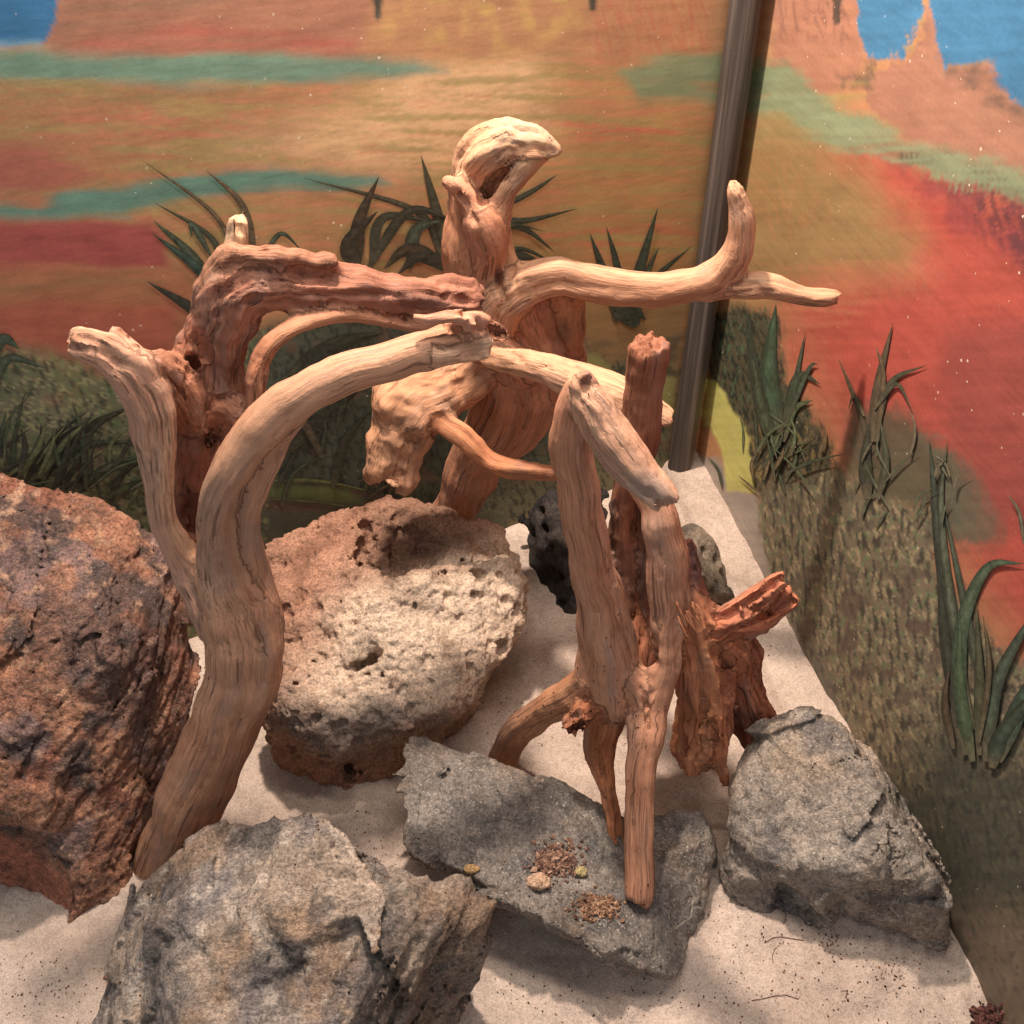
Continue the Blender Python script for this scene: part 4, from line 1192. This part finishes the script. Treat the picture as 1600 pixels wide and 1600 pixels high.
def rock(name, label, hulls, vox, detail, colour, mat, cuts=(), k_round=0.008, k_join=0.02, detail2=None, group=None, inflate=0.004):
    HP = []
    for h in hulls:
        P = np.array([pt(s) if isinstance(s[2], str) else np.array(s) for s in h])
        HP.append((P, hull_planes(P)))
    A = np.vstack([h[0] for h in HP])
    lo = A.min(0) - 0.025; hi = A.max(0) + 0.025
    lo[2] = max(lo[2], -0.04)
    Fd = Field(lo, hi, vox)
    ax = [Fd.lo[k] + vox * np.arange(Fd.n[k], dtype=np.float32) for k in range(3)]
    X = ax[0][:, None, None]; Y = ax[1][None, :, None]; Z = ax[2][None, None, :]
    tot = None
    for P, pl in HP:
        d = None
        for n, o in pl:
            e = (X * np.float32(n[0]) + Y * np.float32(n[1]) + Z * np.float32(n[2]) - np.float32(o))
            d = e if d is None else smax(d, e, k_round)
        tot = d if tot is None else smin(tot, d, k_join)
    Fd.d = np.array(np.broadcast_to(tot, tuple(Fd.n)), np.float32)
    for (c, r, kk) in cuts:
        r = np.array(r, np.float32)
        if c[2] == 's':
            p, dv = surface_hit(Fd, c[0], c[1])
            if p is None: continue
            c = p + dv * c[3]
        else:
            c = pt(c)
        e = np.sqrt(((X - c[0]) / r[0]) ** 2 + ((Y - c[1]) / r[1]) ** 2 + ((Z - c[2]) / r[2]) ** 2) - 1
        tot = smax(tot, -e * r.min(), kk)
    tot = np.array(np.broadcast_to(tot, tuple(Fd.n)), np.float32)
    band = np.abs(tot) < 0.028
    I = np.argwhere(band)
    P = (Fd.lo + I * vox).astype(np.float32)
    tot[band] += detail(P) - inflate
    Fd.d = tot
    for ax_ in range(3):
        for e in (0, -1):
            s = [slice(None)] * 3; s[ax_] = e; Fd.d[tuple(s)] = 0.01
    V, Q = biggest(*surface_nets(Fd))
    N = vert_normals(V, Q)
    if detail2 is not None:
        V = V + N * detail2(V)[:, None]
    T = colour(V, vert_normals(V, Q))
    fz = V[np.abs(V[:, 2] - 0.003) < 0.006][:, :2]
    if len(fz): FOOT.append(fz[::max(1, len(fz) // 160)])
    c = np.array([A[:, 0].mean(), A[:, 1].mean(), 0], np.float32)
    o = make_mesh(name, V - c, Q, mat, {"tint": np.clip(T, 0.01, 0.95)})
    o.location = c
    return tag(o, label, "rock", group)

def mixc(a, b, m):
    m = np.clip(m, 0, 1)[:, None]
    return a * (1 - m) + b * m

def L3(c): return np.array(lin(c))[None, :]

STR = np.array([[0.72, 0.25, 0.60], [-0.30, 0.95, 0.05], [-0.6, -0.2, 0.75]], np.float32)

# rust brown rock, left
def rust_face(P):
    px, py = project(P)
    return smooth01(12, -12, poly_sd(px, py, [(-90, 1280), (0, 1300), (40, 1322), (104, 1378), (112, 1412), (96, 1452), (-90, 1460)]))
def d_rust(P):
    w = P + 0.015 * np.stack([perlin(P * 12), perlin(P * 12 + 7), perlin(P * 12 + 13)], 1)
    f1, f2, cid = worley(w @ STR.T * np.array([14, 14, 34]))
    g1, g2, c2 = worley(w @ STR.T * np.array([30, 30, 60]), 6)
    fa, ed = facets(w @ STR.T * np.array([9, 9, 22]), 8)
    return (-fbm(P * 5, 2, seed=1) * 0.006 + fa * 0.007 + (cid / 255.0 - 0.5) * 0.004 + (c2 / 255.0 - 0.5) * 0.003 + 0.004 * smooth01(0.06, 0.0, f2 - f1) * (c2 > 110)) * (1 - 0.85 * rust_face(P))
def d2_rust(V):
    f1, f2, c = worley((V + 0.006 * np.stack([perlin(V * 40), perlin(V * 40 + 5), perlin(V * 40 + 9)], 1)) @ STR.T * np.array([42, 60, 120]), 3)
    return ((c / 255.0 - 0.5) * 0.0030 - 0.0012 * smooth01(0.10, 0.0, f2 - f1) + 0.0007 * fbm(V * 110, 3)) * (1 - 0.8 * rust_face(V))
def c_rust(V, N):
    a = fbm(V * 9, 4, seed=5); b = fbm(V * 34, 3, seed=6); e = fbm(V * 70, 3, seed=3)
    C = np.repeat(L3((158, 106, 80)), len(V), 0)
    C = mixc(C, L3((188, 130, 96)), smooth01(0.0, 0.5, b) * 0.8)
    C = mixc(C, L3((138, 82, 62)), smooth01(0.0, 0.5, a) * 0.75)
    C = mixc(C, L3((132, 112, 112)), smooth01(0.2, 0.5, fbm(V * 14, 3, seed=9)) * 0.65)
    C = mixc(C, L3((84, 70, 66)), smooth01(0.25, 0.5, fbm(V * 16, 4, seed=19)) * 0.8)
    C = mixc(C, L3((208, 160, 126)), smooth01(0.3, 0.7, e) * 0.65)
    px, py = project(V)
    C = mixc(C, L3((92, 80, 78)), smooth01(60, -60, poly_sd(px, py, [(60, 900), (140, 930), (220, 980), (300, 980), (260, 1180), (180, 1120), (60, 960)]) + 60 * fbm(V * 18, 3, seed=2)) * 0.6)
    g = C.mean(1, keepdims=True)
    C = C * 0.93 + g * 0.07
    return mixc(C, L3((170, 104, 78)), rust_face(V) * 0.9)
rock("rock", "large flaky rust brown rock at the left edge with a smooth hollow at its foot", [[
    (-40, 748, 'y', .77), (60, 750, 'y', .765), (118, 757, 'y', .755), (205, 800, 'y', .745), (246, 840, 'y', .735), (285, 920, 'y', .715), (306, 1000, 'y', .695), (290, 1080, 'z', .03),
    (232, 1200, 'z', .05), (224, 1290, 'z', .03), (190, 1370, 'z', .0), (172, 1420, 'z', -.01), (120, 1452, 'z', -.01), (60, 1446, 'z', -.01),
    (90, 930, 'y', .64), (180, 1000, 'y', .615), (30, 1000, 'y', .60), (-60, 1000, 'y', .62), (200, 1120, 'y', .60),
    (0, 1275, 'y', .505), (70, 1345, 'y', .50), (110, 1390, 'y', .50), (-120, 1180, 'y', .53), (-260, 800, 'y', .76), (-260, 1150, 'y', .56), (-200, 1300, 'z', -.01), (-100, 1430, 'z', -.01)]],
    0.0026, d_rust, c_rust, MAT_RUST,
    [((-40, 1385, 'y', .475), (0.110, 0.062, 0.112), 0.004)], 0.018, 0.02, d2_rust, None, 0.009)

# porous cream rock
def d_por(P):
    px, py = project(P)
    f1, _, c = worley(P * 58); g1, _, c2 = worley(P * 30, 5); h1, _, c3 = worley(P * 115, 9)
    rough = smooth01(-0.15, 0.25, fbm(P * 10, 3, seed=31) + np.where(px < 570, 0.35, 0.0) * smooth01(1250, 900, py))
    pits = 0.0062 * smooth01(0.50, 0.22, f1) * (c > 70) * rough + 0.0085 * smooth01(0.42, 0.15, g1) * (c2 > 175) + 0.0030 * smooth01(0.55, 0.2, h1) * (c3 > 70) * (0.35 + 0.65 * rough)
    return -fbm(P * 9, 3, seed=12) * 0.011 - 0.004 * fbm(P * 30, 3, seed=14) - 0.0015 * ridged(P * 22, 2, seed=3) + 0.0015 + pits
def d2_por(V):
    h1, _, c3 = worley(V * 190, 9)
    return -0.0022 * smooth01(0.55, 0.2, h1) * (c3 > 60) + 0.0016 * fbm(V * 130, 2)
def c_por(V, N):
    px, py = project(V)
    px = px + 26 * fbm(V * 14, 3, seed=2); py = py + 26 * fbm(V * 14, 3, seed=3)
    C = np.repeat(L3((194, 152, 118)), len(V), 0)
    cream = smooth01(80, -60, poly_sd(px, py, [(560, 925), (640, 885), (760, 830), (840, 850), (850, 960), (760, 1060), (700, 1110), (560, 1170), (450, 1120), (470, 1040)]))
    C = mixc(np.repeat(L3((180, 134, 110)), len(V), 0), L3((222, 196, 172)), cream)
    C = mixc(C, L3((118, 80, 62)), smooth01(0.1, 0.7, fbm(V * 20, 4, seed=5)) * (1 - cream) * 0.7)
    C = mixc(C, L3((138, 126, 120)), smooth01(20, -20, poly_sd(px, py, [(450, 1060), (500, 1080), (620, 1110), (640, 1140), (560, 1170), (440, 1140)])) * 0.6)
    C = mixc(C, L3((132, 104, 86)), smooth01(30, -20, poly_sd(px, py, [(580, 800), (690, 790), (760, 840), (640, 890), (590, 920)])) * 0.65)  # valley on top darkened, its shade put into the stone colour
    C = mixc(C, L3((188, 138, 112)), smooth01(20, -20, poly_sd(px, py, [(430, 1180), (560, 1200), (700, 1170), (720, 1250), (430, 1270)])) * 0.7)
    C = mixc(C, L3((150, 118, 96)), smooth01(0.2, 0.7, fbm(V * 26, 4, seed=8)) * 0.5)
    return C
rock("rock", "big pitted cream and orange porous rock behind the forked driftwood", [[
    (470, 822, 'y', .85), (570, 786, 'y', .885), (650, 783, 'y', .89), (735, 805, 'y', .885), (795, 850, 'y', .87), (828, 935, 'y', .835), (412, 860, 'y', .82),
    (425, 960, 'y', .75), (432, 1080, 'y', .70), (480, 1090, 'y', .665), (540, 1150, 'y', .655), (640, 1120, 'y', .665), (720, 1080, 'y', .70), (810, 985, 'y', .79), (780, 1040, 'y', .755),
    (560, 940, 'y', .745), (700, 930, 'y', .765), (640, 1060, 'z', 0.01), (800, 990, 'z', .04), (450, 900, 'z', 0.0), (760, 930, 'z', 0.0)],
    [(415, 1130, 'z', .05), (418, 1170, 'z', .02), (460, 1222, 'z', -.01), (520, 1245, 'z', -.01), (600, 1228, 'z', -.01), (690, 1170, 'z', -.01), (744, 1110, 'z', -.01), (730, 1080, 'z', .05), (440, 1080, 'z', .12), (560, 1120, 'z', .11), (650, 1110, 'z', .10), (725, 1075, 'z', .09)],
    [(466, 1085, 'y', .648), (535, 1152, 'y', .636), (640, 1125, 'y', .645), (718, 1080, 'y', .672), (770, 1030, 'y', .715), (826, 955, 'y', .775), (805, 895, 'y', .80), (720, 890, 'y', .785), (610, 935, 'y', .735), (520, 1000, 'y', .695), (600, 1060, 'z', .03), (740, 980, 'z', .04)]],
    0.0026, d_por, c_por, MAT_POROUS,
    [((640, 872, 's', .006), (0.050, 0.05, 0.026), 0.022), ((560, 905, 's', .008), (0.024, 0.045, 0.022), 0.014),
     ((582, 1034, 's', .010), (0.030, 0.036, 0.025), 0.005), ((634, 1018, 's', .008), (0.022, 0.028, 0.017), 0.005), ((606, 1046, 's', .012), (0.014, 0.02, 0.012), 0.004),
     ((642, 945, 's', .004), (0.012, 0.014, 0.009), 0.004), ((610, 1182, 's', .002), (0.045, 0.02, 0.010), 0.008), ((560, 1200, 's', .004), (0.022, 0.02, 0.014), 0.008),
     ((700, 1000, 's', .006), (0.013, 0.022, 0.026), 0.004), ((722, 958, 's', .006), (0.014, 0.02, 0.018), 0.004), ((745, 990, 's', .002), (0.008, 0.016, 0.020), 0.004),
     ((662, 1100, 's', .003), (0.013, 0.016, 0.012), 0.004), ((690, 950, 's', .003), (0.010, 0.014, 0.010), 0.004), ((540, 1005, 's', .003), (0.010, 0.014, 0.010), 0.004),
     ((480, 880, 's', .003), (0.012, 0.016, 0.010), 0.004), ((500, 940, 's', .003), (0.014, 0.016, 0.011), 0.004), ((450, 885, 's', .003), (0.010, 0.016, 0.010), 0.004), ((468, 960, 's', .003), (0.012, 0.016, 0.010), 0.004)], 0.022, 0.03, d2_por, None, 0.0145)

# grey rocks
def d_grey(seed, amp=1.0):
    def f(P):
        w = P + 0.012 * np.stack([perlin(P * 14 + seed), perlin(P * 14 + seed + 7), perlin(P * 14 + seed + 13)], 1)
        fa, ed = facets(w * 13 + seed, 2); fb, eb = facets(w * 34 + seed, 5)
        return (-fbm(P * 6 + seed, 2) * 0.008 + fa * 0.014 + fb * 0.004 - 0.0025 * ridged(P * 24 + seed, 3) + 0.003) * amp
    return f
def d2_grey(seed):
    def f(V):
        fa, ed = facets(V * 80 + seed, 3)
        return fa * 0.0016 + 0.0014 * fbm(V * 90 + seed, 3) - 0.0012 * np.clip(ridged(V * 45 + seed, 2) - 0.9, 0, 1)
    return f
def c_grey(seed, base, stain, pale, dark):
    def f(V, N):
        C = np.repeat(L3(base), len(V), 0)
        C = mixc(C, L3(stain), smooth01(0.0, 0.7, fbm(V * 11 + seed, 4)) * 0.7)
        C = mixc(C, L3(pale), smooth01(0.2, 0.8, fbm(V * 22 + seed, 4, seed=7)) * 0.6)
        C = mixc(C, L3(dark), smooth01(0.2, 0.6, fbm(V * 18 + seed, 4, seed=17)) * 0.6)
        return C
    return f
rock("rock", "dark grey tilted slab rock carrying the stump and small pebbles", [[
    (616, 1185, 'z', .105), (652, 1146, 'z', .105), (700, 1160, 'z', .10), (728, 1190, 'z', .10), (850, 1238, 'z', .085), (880, 1256, 'z', .075), (945, 1262, 'z', .07), (614, 1240, 'z', .10), (630, 1325, 'z', .095),
    (780, 1400, 'z', .088), (905, 1462, 'z', .075), (1012, 1530, 'z', .045), (1060, 1532, 'z', .02), (1085, 1440, 'z', .02),
    (1010, 1520, 'z', -.01), (900, 1455, 'z', -.01), (800, 1410, 'z', -.01), (770, 1370, 'z', -.01), (720, 1300, 'z', .03), (960, 1290, 'z', -.01), (800, 1270, 'z', -.01), (1075, 1350, 'z', .02)],
    [(960, 1300, 'z', .055), (1050, 1268, 'z', .06), (1095, 1272, 'z', .06), (1110, 1330, 'z', .04), (1092, 1400, 'z', .02), (1095, 1450, 'z', -.01), (1050, 1480, 'z', .02), (970, 1420, 'z', .05), (1000, 1300, 'z', -.01), (1112, 1340, 'z', -.01)]],
    0.0023, d_grey(3.0, 0.5), c_grey(2.0, (128, 119, 111), (138, 120, 104), (164, 152, 141), (86, 83, 83)), MAT_GREY, (), 0.008, 0.016, d2_grey(1.0), "grey rocks")
rock("rock", "grey rock with thin pale veins against the right painted wall", [[
    (1165, 1155, 'z', .12), (1205, 1125, 'z', .14), (1250, 1116, 'z', .15), (1305, 1130, 'z', .15), (1345, 1190, 'z', .15), (1398, 1285, 'z', .14), (1440, 1320, 'z', .135), (1486, 1378, 'z', .115), (1484, 1430, 'z', .08),
    (1300, 1358, 'z', .115), (1390, 1372, 'z', .115), (1225, 1362, 'z', .09), (1140, 1240, 'z', .10), (1130, 1310, 'z', .06), (1128, 1385, 'z', .01), (1140, 1412, 'z', -.01), (1200, 1424, 'z', -.01),
    (1330, 1430, 'z', .0), (1440, 1498, 'z', -.01), (1476, 1468, 'z', .02), (1390, 1240, 'z', -.01), (1240, 1240, 'z', -.01), (1160, 1290, 'z', -.01)]],
    0.0023, d_grey(9.0, 0.85), c_grey(5.0, (148, 135, 123), (160, 138, 116), (184, 170, 156), (86, 83, 85)), MAT_GREY,
    [((1235, 1425, 'y', .475), (0.05, 0.035, 0.03), 0.01)], 0.012, 0.016, d2_grey(4.0), "grey rocks")

# front speckled, bedded rock
def d_bed(P):
    w = P @ STR.T
    px, py = project(P)
    right = smooth01(-30, 30, px - 620 + (py - 1450) * 0.4)
    fa, ed = facets(w * np.array([9, 9, 16]), 4); fb, eb = facets(w * np.array([26, 26, 44]), 6)
    lay = ridged(np.stack([px * 0.004 + py * 0.002, px * 0.024 + py * 0.012, P[:, 1] * 9], 1), 2, seed=3)
    return -fbm(P * 6, 2, seed=22) * 0.007 + fa * 0.013 + fb * 0.004 - (0.002 + 0.007 * right) * np.clip(lay - 0.5, 0, 1) + 0.003
def c_bed(V, N):
    w = V @ STR.T
    a = fbm(w * np.array([10, 10, 38]), 4, seed=3)
    C = np.repeat(L3((156, 142, 132)), len(V), 0)
    C = mixc(C, L3((186, 164, 144)), smooth01(0.0, 0.4, a) * 0.8)
    C = mixc(C, L3((158, 126, 98)), smooth01(0.1, 0.5, fbm(V * 12, 4, seed=13)) * 0.65)
    C = mixc(C, L3((112, 108, 110)), smooth01(0.1, 0.4, fbm(w * np.array([14, 14, 30]), 4, seed=23)) * 0.55)
    C = mixc(C, L3((210, 194, 178)), smooth01(0.25, 0.6, fbm(w * np.array([24, 24, 50]), 4, seed=33)) * 0.6)
    C = mixc(C, L3((66, 63, 64)), smooth01(0.25, 0.45, fbm(w * np.array([18, 18, 44]), 4, seed=43)) * 0.55)
    px, py = project(V)
    right = smooth01(-30, 30, px - 620 + (py - 1450) * 0.4)
    C = mixc(C, L3((120, 98, 80)), right * 0.55)
    return C
rock("rock", "speckled tan and grey rock in the foreground, cut by the bottom edge", [[
    (222, 1372, 'z', .11), (296, 1304, 'z', .15), (358, 1272, 'z', .165), (430, 1288, 'z', .17), (505, 1308, 'z', .17), (530, 1338, 'z', .168),
    (184, 1490, 'z', .08), (150, 1580, 'z', .05), (600, 1440, 'z', .165), (560, 1540, 'z', .16), (520, 1640, 'z', .15), (300, 1640, 'z', .15), (260, 1480, 'z', .15),
    (120, 1720, 'z', .0), (400, 1760, 'z', .06), (620, 1760, 'z', .0), (225, 1400, 'z', .0), (500, 1420, 'z', .0), (560, 1440, 'z', -.01), (640, 1640, 'z', .0)],
    [(500, 1355, 'z', .16), (600, 1392, 'z', .155), (645, 1396, 'z', .147), (716, 1424, 'z', .135), (762, 1470, 'z', .11), (758, 1515, 'z', .08), (700, 1590, 'z', .04), (690, 1640, 'z', .0), (620, 1450, 'z', .152), (560, 1560, 'z', .13),
     (560, 1460, 'z', .0), (720, 1500, 'z', .0), (560, 1700, 'z', .0)],
    [(500, 1308, 'z', .17), (532, 1338, 'z', .168), (585, 1386, 'z', .160), (645, 1396, 'z', .150), (695, 1420, 'z', .142), (640, 1450, 'z', .156), (570, 1550, 'z', .152), (450, 1420, 'z', .166), (500, 1420, 'z', .0), (620, 1450, 'z', .0), (560, 1600, 'z', .0)]],
    0.0024, d_bed, c_bed, MAT_BEDDED, (), 0.006, 0.045, d2_grey(7.0))

# dark lava rock and its small pale neighbour, at the back
def d_lava(P):
    f1, _, c = worley(P * 45, 2); g1, _, c2 = worley(P * 24, 4)
    return -fbm(P * 14, 3, seed=6) * 0.014 + 0.008 * smooth01(0.45, 0.1, f1) * (c > 60) + 0.010 * smooth01(0.42, 0.1, g1) * (c2 > 120)
rock("rock", "black rough lava rock in the shade behind the stump", [[
    (828, 815, 'y', .99), (862, 776, 'y', 1.0), (925, 790, 'y', 1.0), (960, 850, 'y', .97), (955, 930, 'y', .93), (900, 968, 'z', -.01), (846, 930, 'z', -.01), (824, 870, 'y', .97), (940, 900, 'z', -.01), (960, 960, 'z', -.01), (880, 880, 'y', .915), (860, 860, 'z', -.01)]],
    0.0026, d_lava, c_grey(12.0, (58, 52, 50), (74, 64, 58), (92, 82, 76), (34, 32, 32)), MAT_LAVA, (), 0.012, 0.02, None, None, 0.012)
rock("rock", "small light grey porous rock tucked between the stump and the right wall", [[
    (1075, 835, 'y', .93), (1100, 850, 'y', .93), (1138, 930, 'y', .84), (1135, 965, 'z', .0), (1080, 960, 'z', .0), (1060, 900, 'y', .85), (1095, 900, 'y', .82), (1110, 890, 'z', -.01), (1060, 860, 'z', -.01)]],
    0.0024, d_lava, c_grey(15.0, (148, 132, 114), (126, 108, 92), (176, 160, 140), (92, 84, 78)), MAT_POROUS, (), 0.01, 0.02, None, None, 0.01)

sand = build_sand()

# ------------------------------------------------------------------ small things
def lump_thing(name, label, cat, px, py, z, r, squash, c, mat, seed, group=None, rough=0.25, n=3):
    bm = bmesh.new()
    bmesh.ops.create_icosphere(bm, subdivisions=n, radius=1.0)
    P = np.array([v.co for v in bm.verts], np.float32)
    k = 1 + rough * fbm(P * 1.6 + seed, 3) + 0.4 * rough * fbm(P * 6 + seed, 2)
    P = P * k[:, None] * r * np.array(squash)
    for v, p in zip(bm.verts, P): v.co = p
    for f in bm.faces: f.smooth = True
    me = bpy.data.meshes.new(name); bm.to_mesh(me); bm.free()
    T = np.repeat(L3(c), len(P), 0) * (1 + 0.3 * fbm(P / r * 4 + seed, 2))[:, None]
    at = me.attributes.new("tint", 'FLOAT_VECTOR', 'POINT'); at.data.foreach_set("vector", np.clip(T, .01, .9).astype(np.float32).ravel())
    me.materials.append(mat)
    o = bpy.data.objects.new(name, me); COL.objects.link(o)
    o.location = at_z(px, py, z)
    return tag(o, label, cat, group)

dg = bpy.context.evaluated_depsgraph_get()
def surf(px, py):
    """where the line of sight meets what has been built so far"""
    d = ray(px, py); d = d / np.linalg.norm(d)
    hit, loc, *_ = SC.ray_cast(dg, Vector((0, 0, H)), Vector(d))
    return np.array(loc) if hit else at_z(px, py, 0)

p = surf(842, 1378); lump_thing("pebble", "larger white pebble lying on the dark grey slab", "pebble", 842, 1378, p[2] + .003, .0085, (1.25, .9, .7), (214, 176, 146), MAT_POROUS, 3.0)
p = surf(908, 1362); lump_thing("pebble", "tiny yellowish white chip on the dark grey slab nearest the stump legs", "pebble", 908, 1362, p[2] + .002, .0050, (1.1, .9, .9), (196, 176, 126), MAT_POROUS, 8.0)
p = surf(736, 1358); lump_thing("pebble", "small cream chip at the shaded lip of the dark grey slab", "pebble", 736, 1358, p[2] + .002, .0055, (1.2, .8, .7), (196, 158, 112), MAT_POROUS, 12.0)
MAT_CRUMB = plain_tint_material("crumb", 0.9, 0.2, 300, 0.6, 1.4)

def crumbs(name, label, spots, spread, n, size, cols, seed, cat=None, kind=None):
    rg = random.Random(seed); V, Q, T = [], [], []
    for (px, py, sx, sy, cnt) in spots:
        for k in range(cnt):
            q = surf(px + rg.gauss(0, sx), py + rg.gauss(0, sy))
            r = size * rg.uniform(0.5, 1.6)
            a = [np.array([rg.gauss(0, 1), rg.gauss(0, 1), rg.gauss(0, 1)]) for _ in range(2)]
            x = a[0] / np.linalg.norm(a[0]); y = np.cross(x, a[1]); y /= np.linalg.norm(y); z = np.cross(x, y)
            c = q + np.array([0, -0.25, 0.8]) * r * 0.6
            b = len(V)
            e = rg.uniform(0.7, 1.8)
            for v in (x * e, -x * e, y, -y, z * .8, -z * .8):
                V.append(c + v * r * rg.uniform(0.8, 1.2)); 
            col = lin(cols[rg.randrange(len(cols))]) * rg.uniform(0.7, 1.25)
            T += [col] * 6
            for i in (0, 1):
                for j in (2, 3):
                    for l in (4, 5):
                        t = (b + i, b + j, b + l)
                        Q.append(t if (i + (j - 2) + (l - 4)) % 2 == 0 else (t[0], t[2], t[1]))
    o = make_mesh(name, np.array(V), np.array(Q), MAT_CRUMB, {"tint": np.array(T)}, smooth=False)
    return tag(o, label, cat, kind=kind)

BRN = [(112, 84, 70), (132, 98, 82), (96, 72, 62), (160, 130, 110)]
crumbs("crumb_pile", "reddish brown crumb clump in the middle of the dark grey slab", [(868, 1345, 17, 12, 520)], 1, 1, .0016, BRN, 1, "crumb pile")
crumbs("crumb_pile", "orange brown crumb clump near the front lip of the dark grey slab", [(932, 1418, 16, 9, 420)], 1, 1, .0016, [(134, 100, 78), (164, 132, 106), (104, 76, 60)], 2, "crumb pile")
crumbs("crumb_pile", "dark maroon crumb clump on the sand at the lower right corner", [(1542, 1590, 11, 10, 200)], 1, 1, .0022, [(86, 54, 50), (104, 66, 60), (66, 42, 40)], 3, "crumb pile")
crumbs("wood_shavings", "fine dark and pale crumbs strewn over sand and slab", [
    (1240, 1480, 110, 60, 220), (1050, 1560, 110, 30, 90), (880, 1100, 90, 60, 130), (780, 1080, 40, 60, 40), (560, 1300, 60, 30, 80), (90, 1540, 80, 35, 120), (640, 1350, 40, 20, 30), (830, 1550, 60, 20, 40), (850, 1400, 70, 30, 110),
    (300, 1120, 20, 60, 20), (1360, 1560, 90, 30, 60), (1200, 1050, 25, 40, 20), (1390, 1520, 20, 14, 60), (1300, 1470, 9, 8, 40)], 1, 1, .0007,
    [(84, 50, 36), (60, 38, 30), (120, 76, 54), (150, 110, 84)], 4, kind='stuff')

def fibres():
    rg = random.Random(9); V, Q, T = [], [], []
    for (px, py, L, a) in ((1190, 1470, 60, .1), (1210, 1500, 55, 1.4), (1180, 1560, 70, .05), (1260, 1430, 30, .9), (1225, 1440, 40, 1.8), (1330, 1560, 30, 2.2)):
        pts = []
        for i in range(6):
            t = i / 5
            x = px + math.cos(a) * L * t + 6 * math.sin(t * 5 + px); y = py - math.sin(a) * L * t * 0.6 + 4 * math.cos(t * 6)
            pts.append(surf(x, y) + np.array([0, 0, 0.0009]))
        b = len(V); r = 0.00034
        for q in pts:
            for (x, z) in ((1, 0), (-.5, .87), (-.5, -.87)):
                V.append(q + np.array([x * r * math.sin(a), x * r * math.cos(a), z * r])); T.append(lin((104, 62, 44)))
        for i in range(5):
            for j in range(3):
                Q.append((b + i * 3 + j, b + i * 3 + (j + 1) % 3, b + i * 3 + 3 + (j + 1) % 3, b + i * 3 + 3 + j))
    tag(make_mesh("wood_fibres", np.array(V), np.array(Q), MAT_CRUMB, {"tint": np.array(T)}), "thin brown wood fibres lying on the sand", kind='stuff')
fibres()
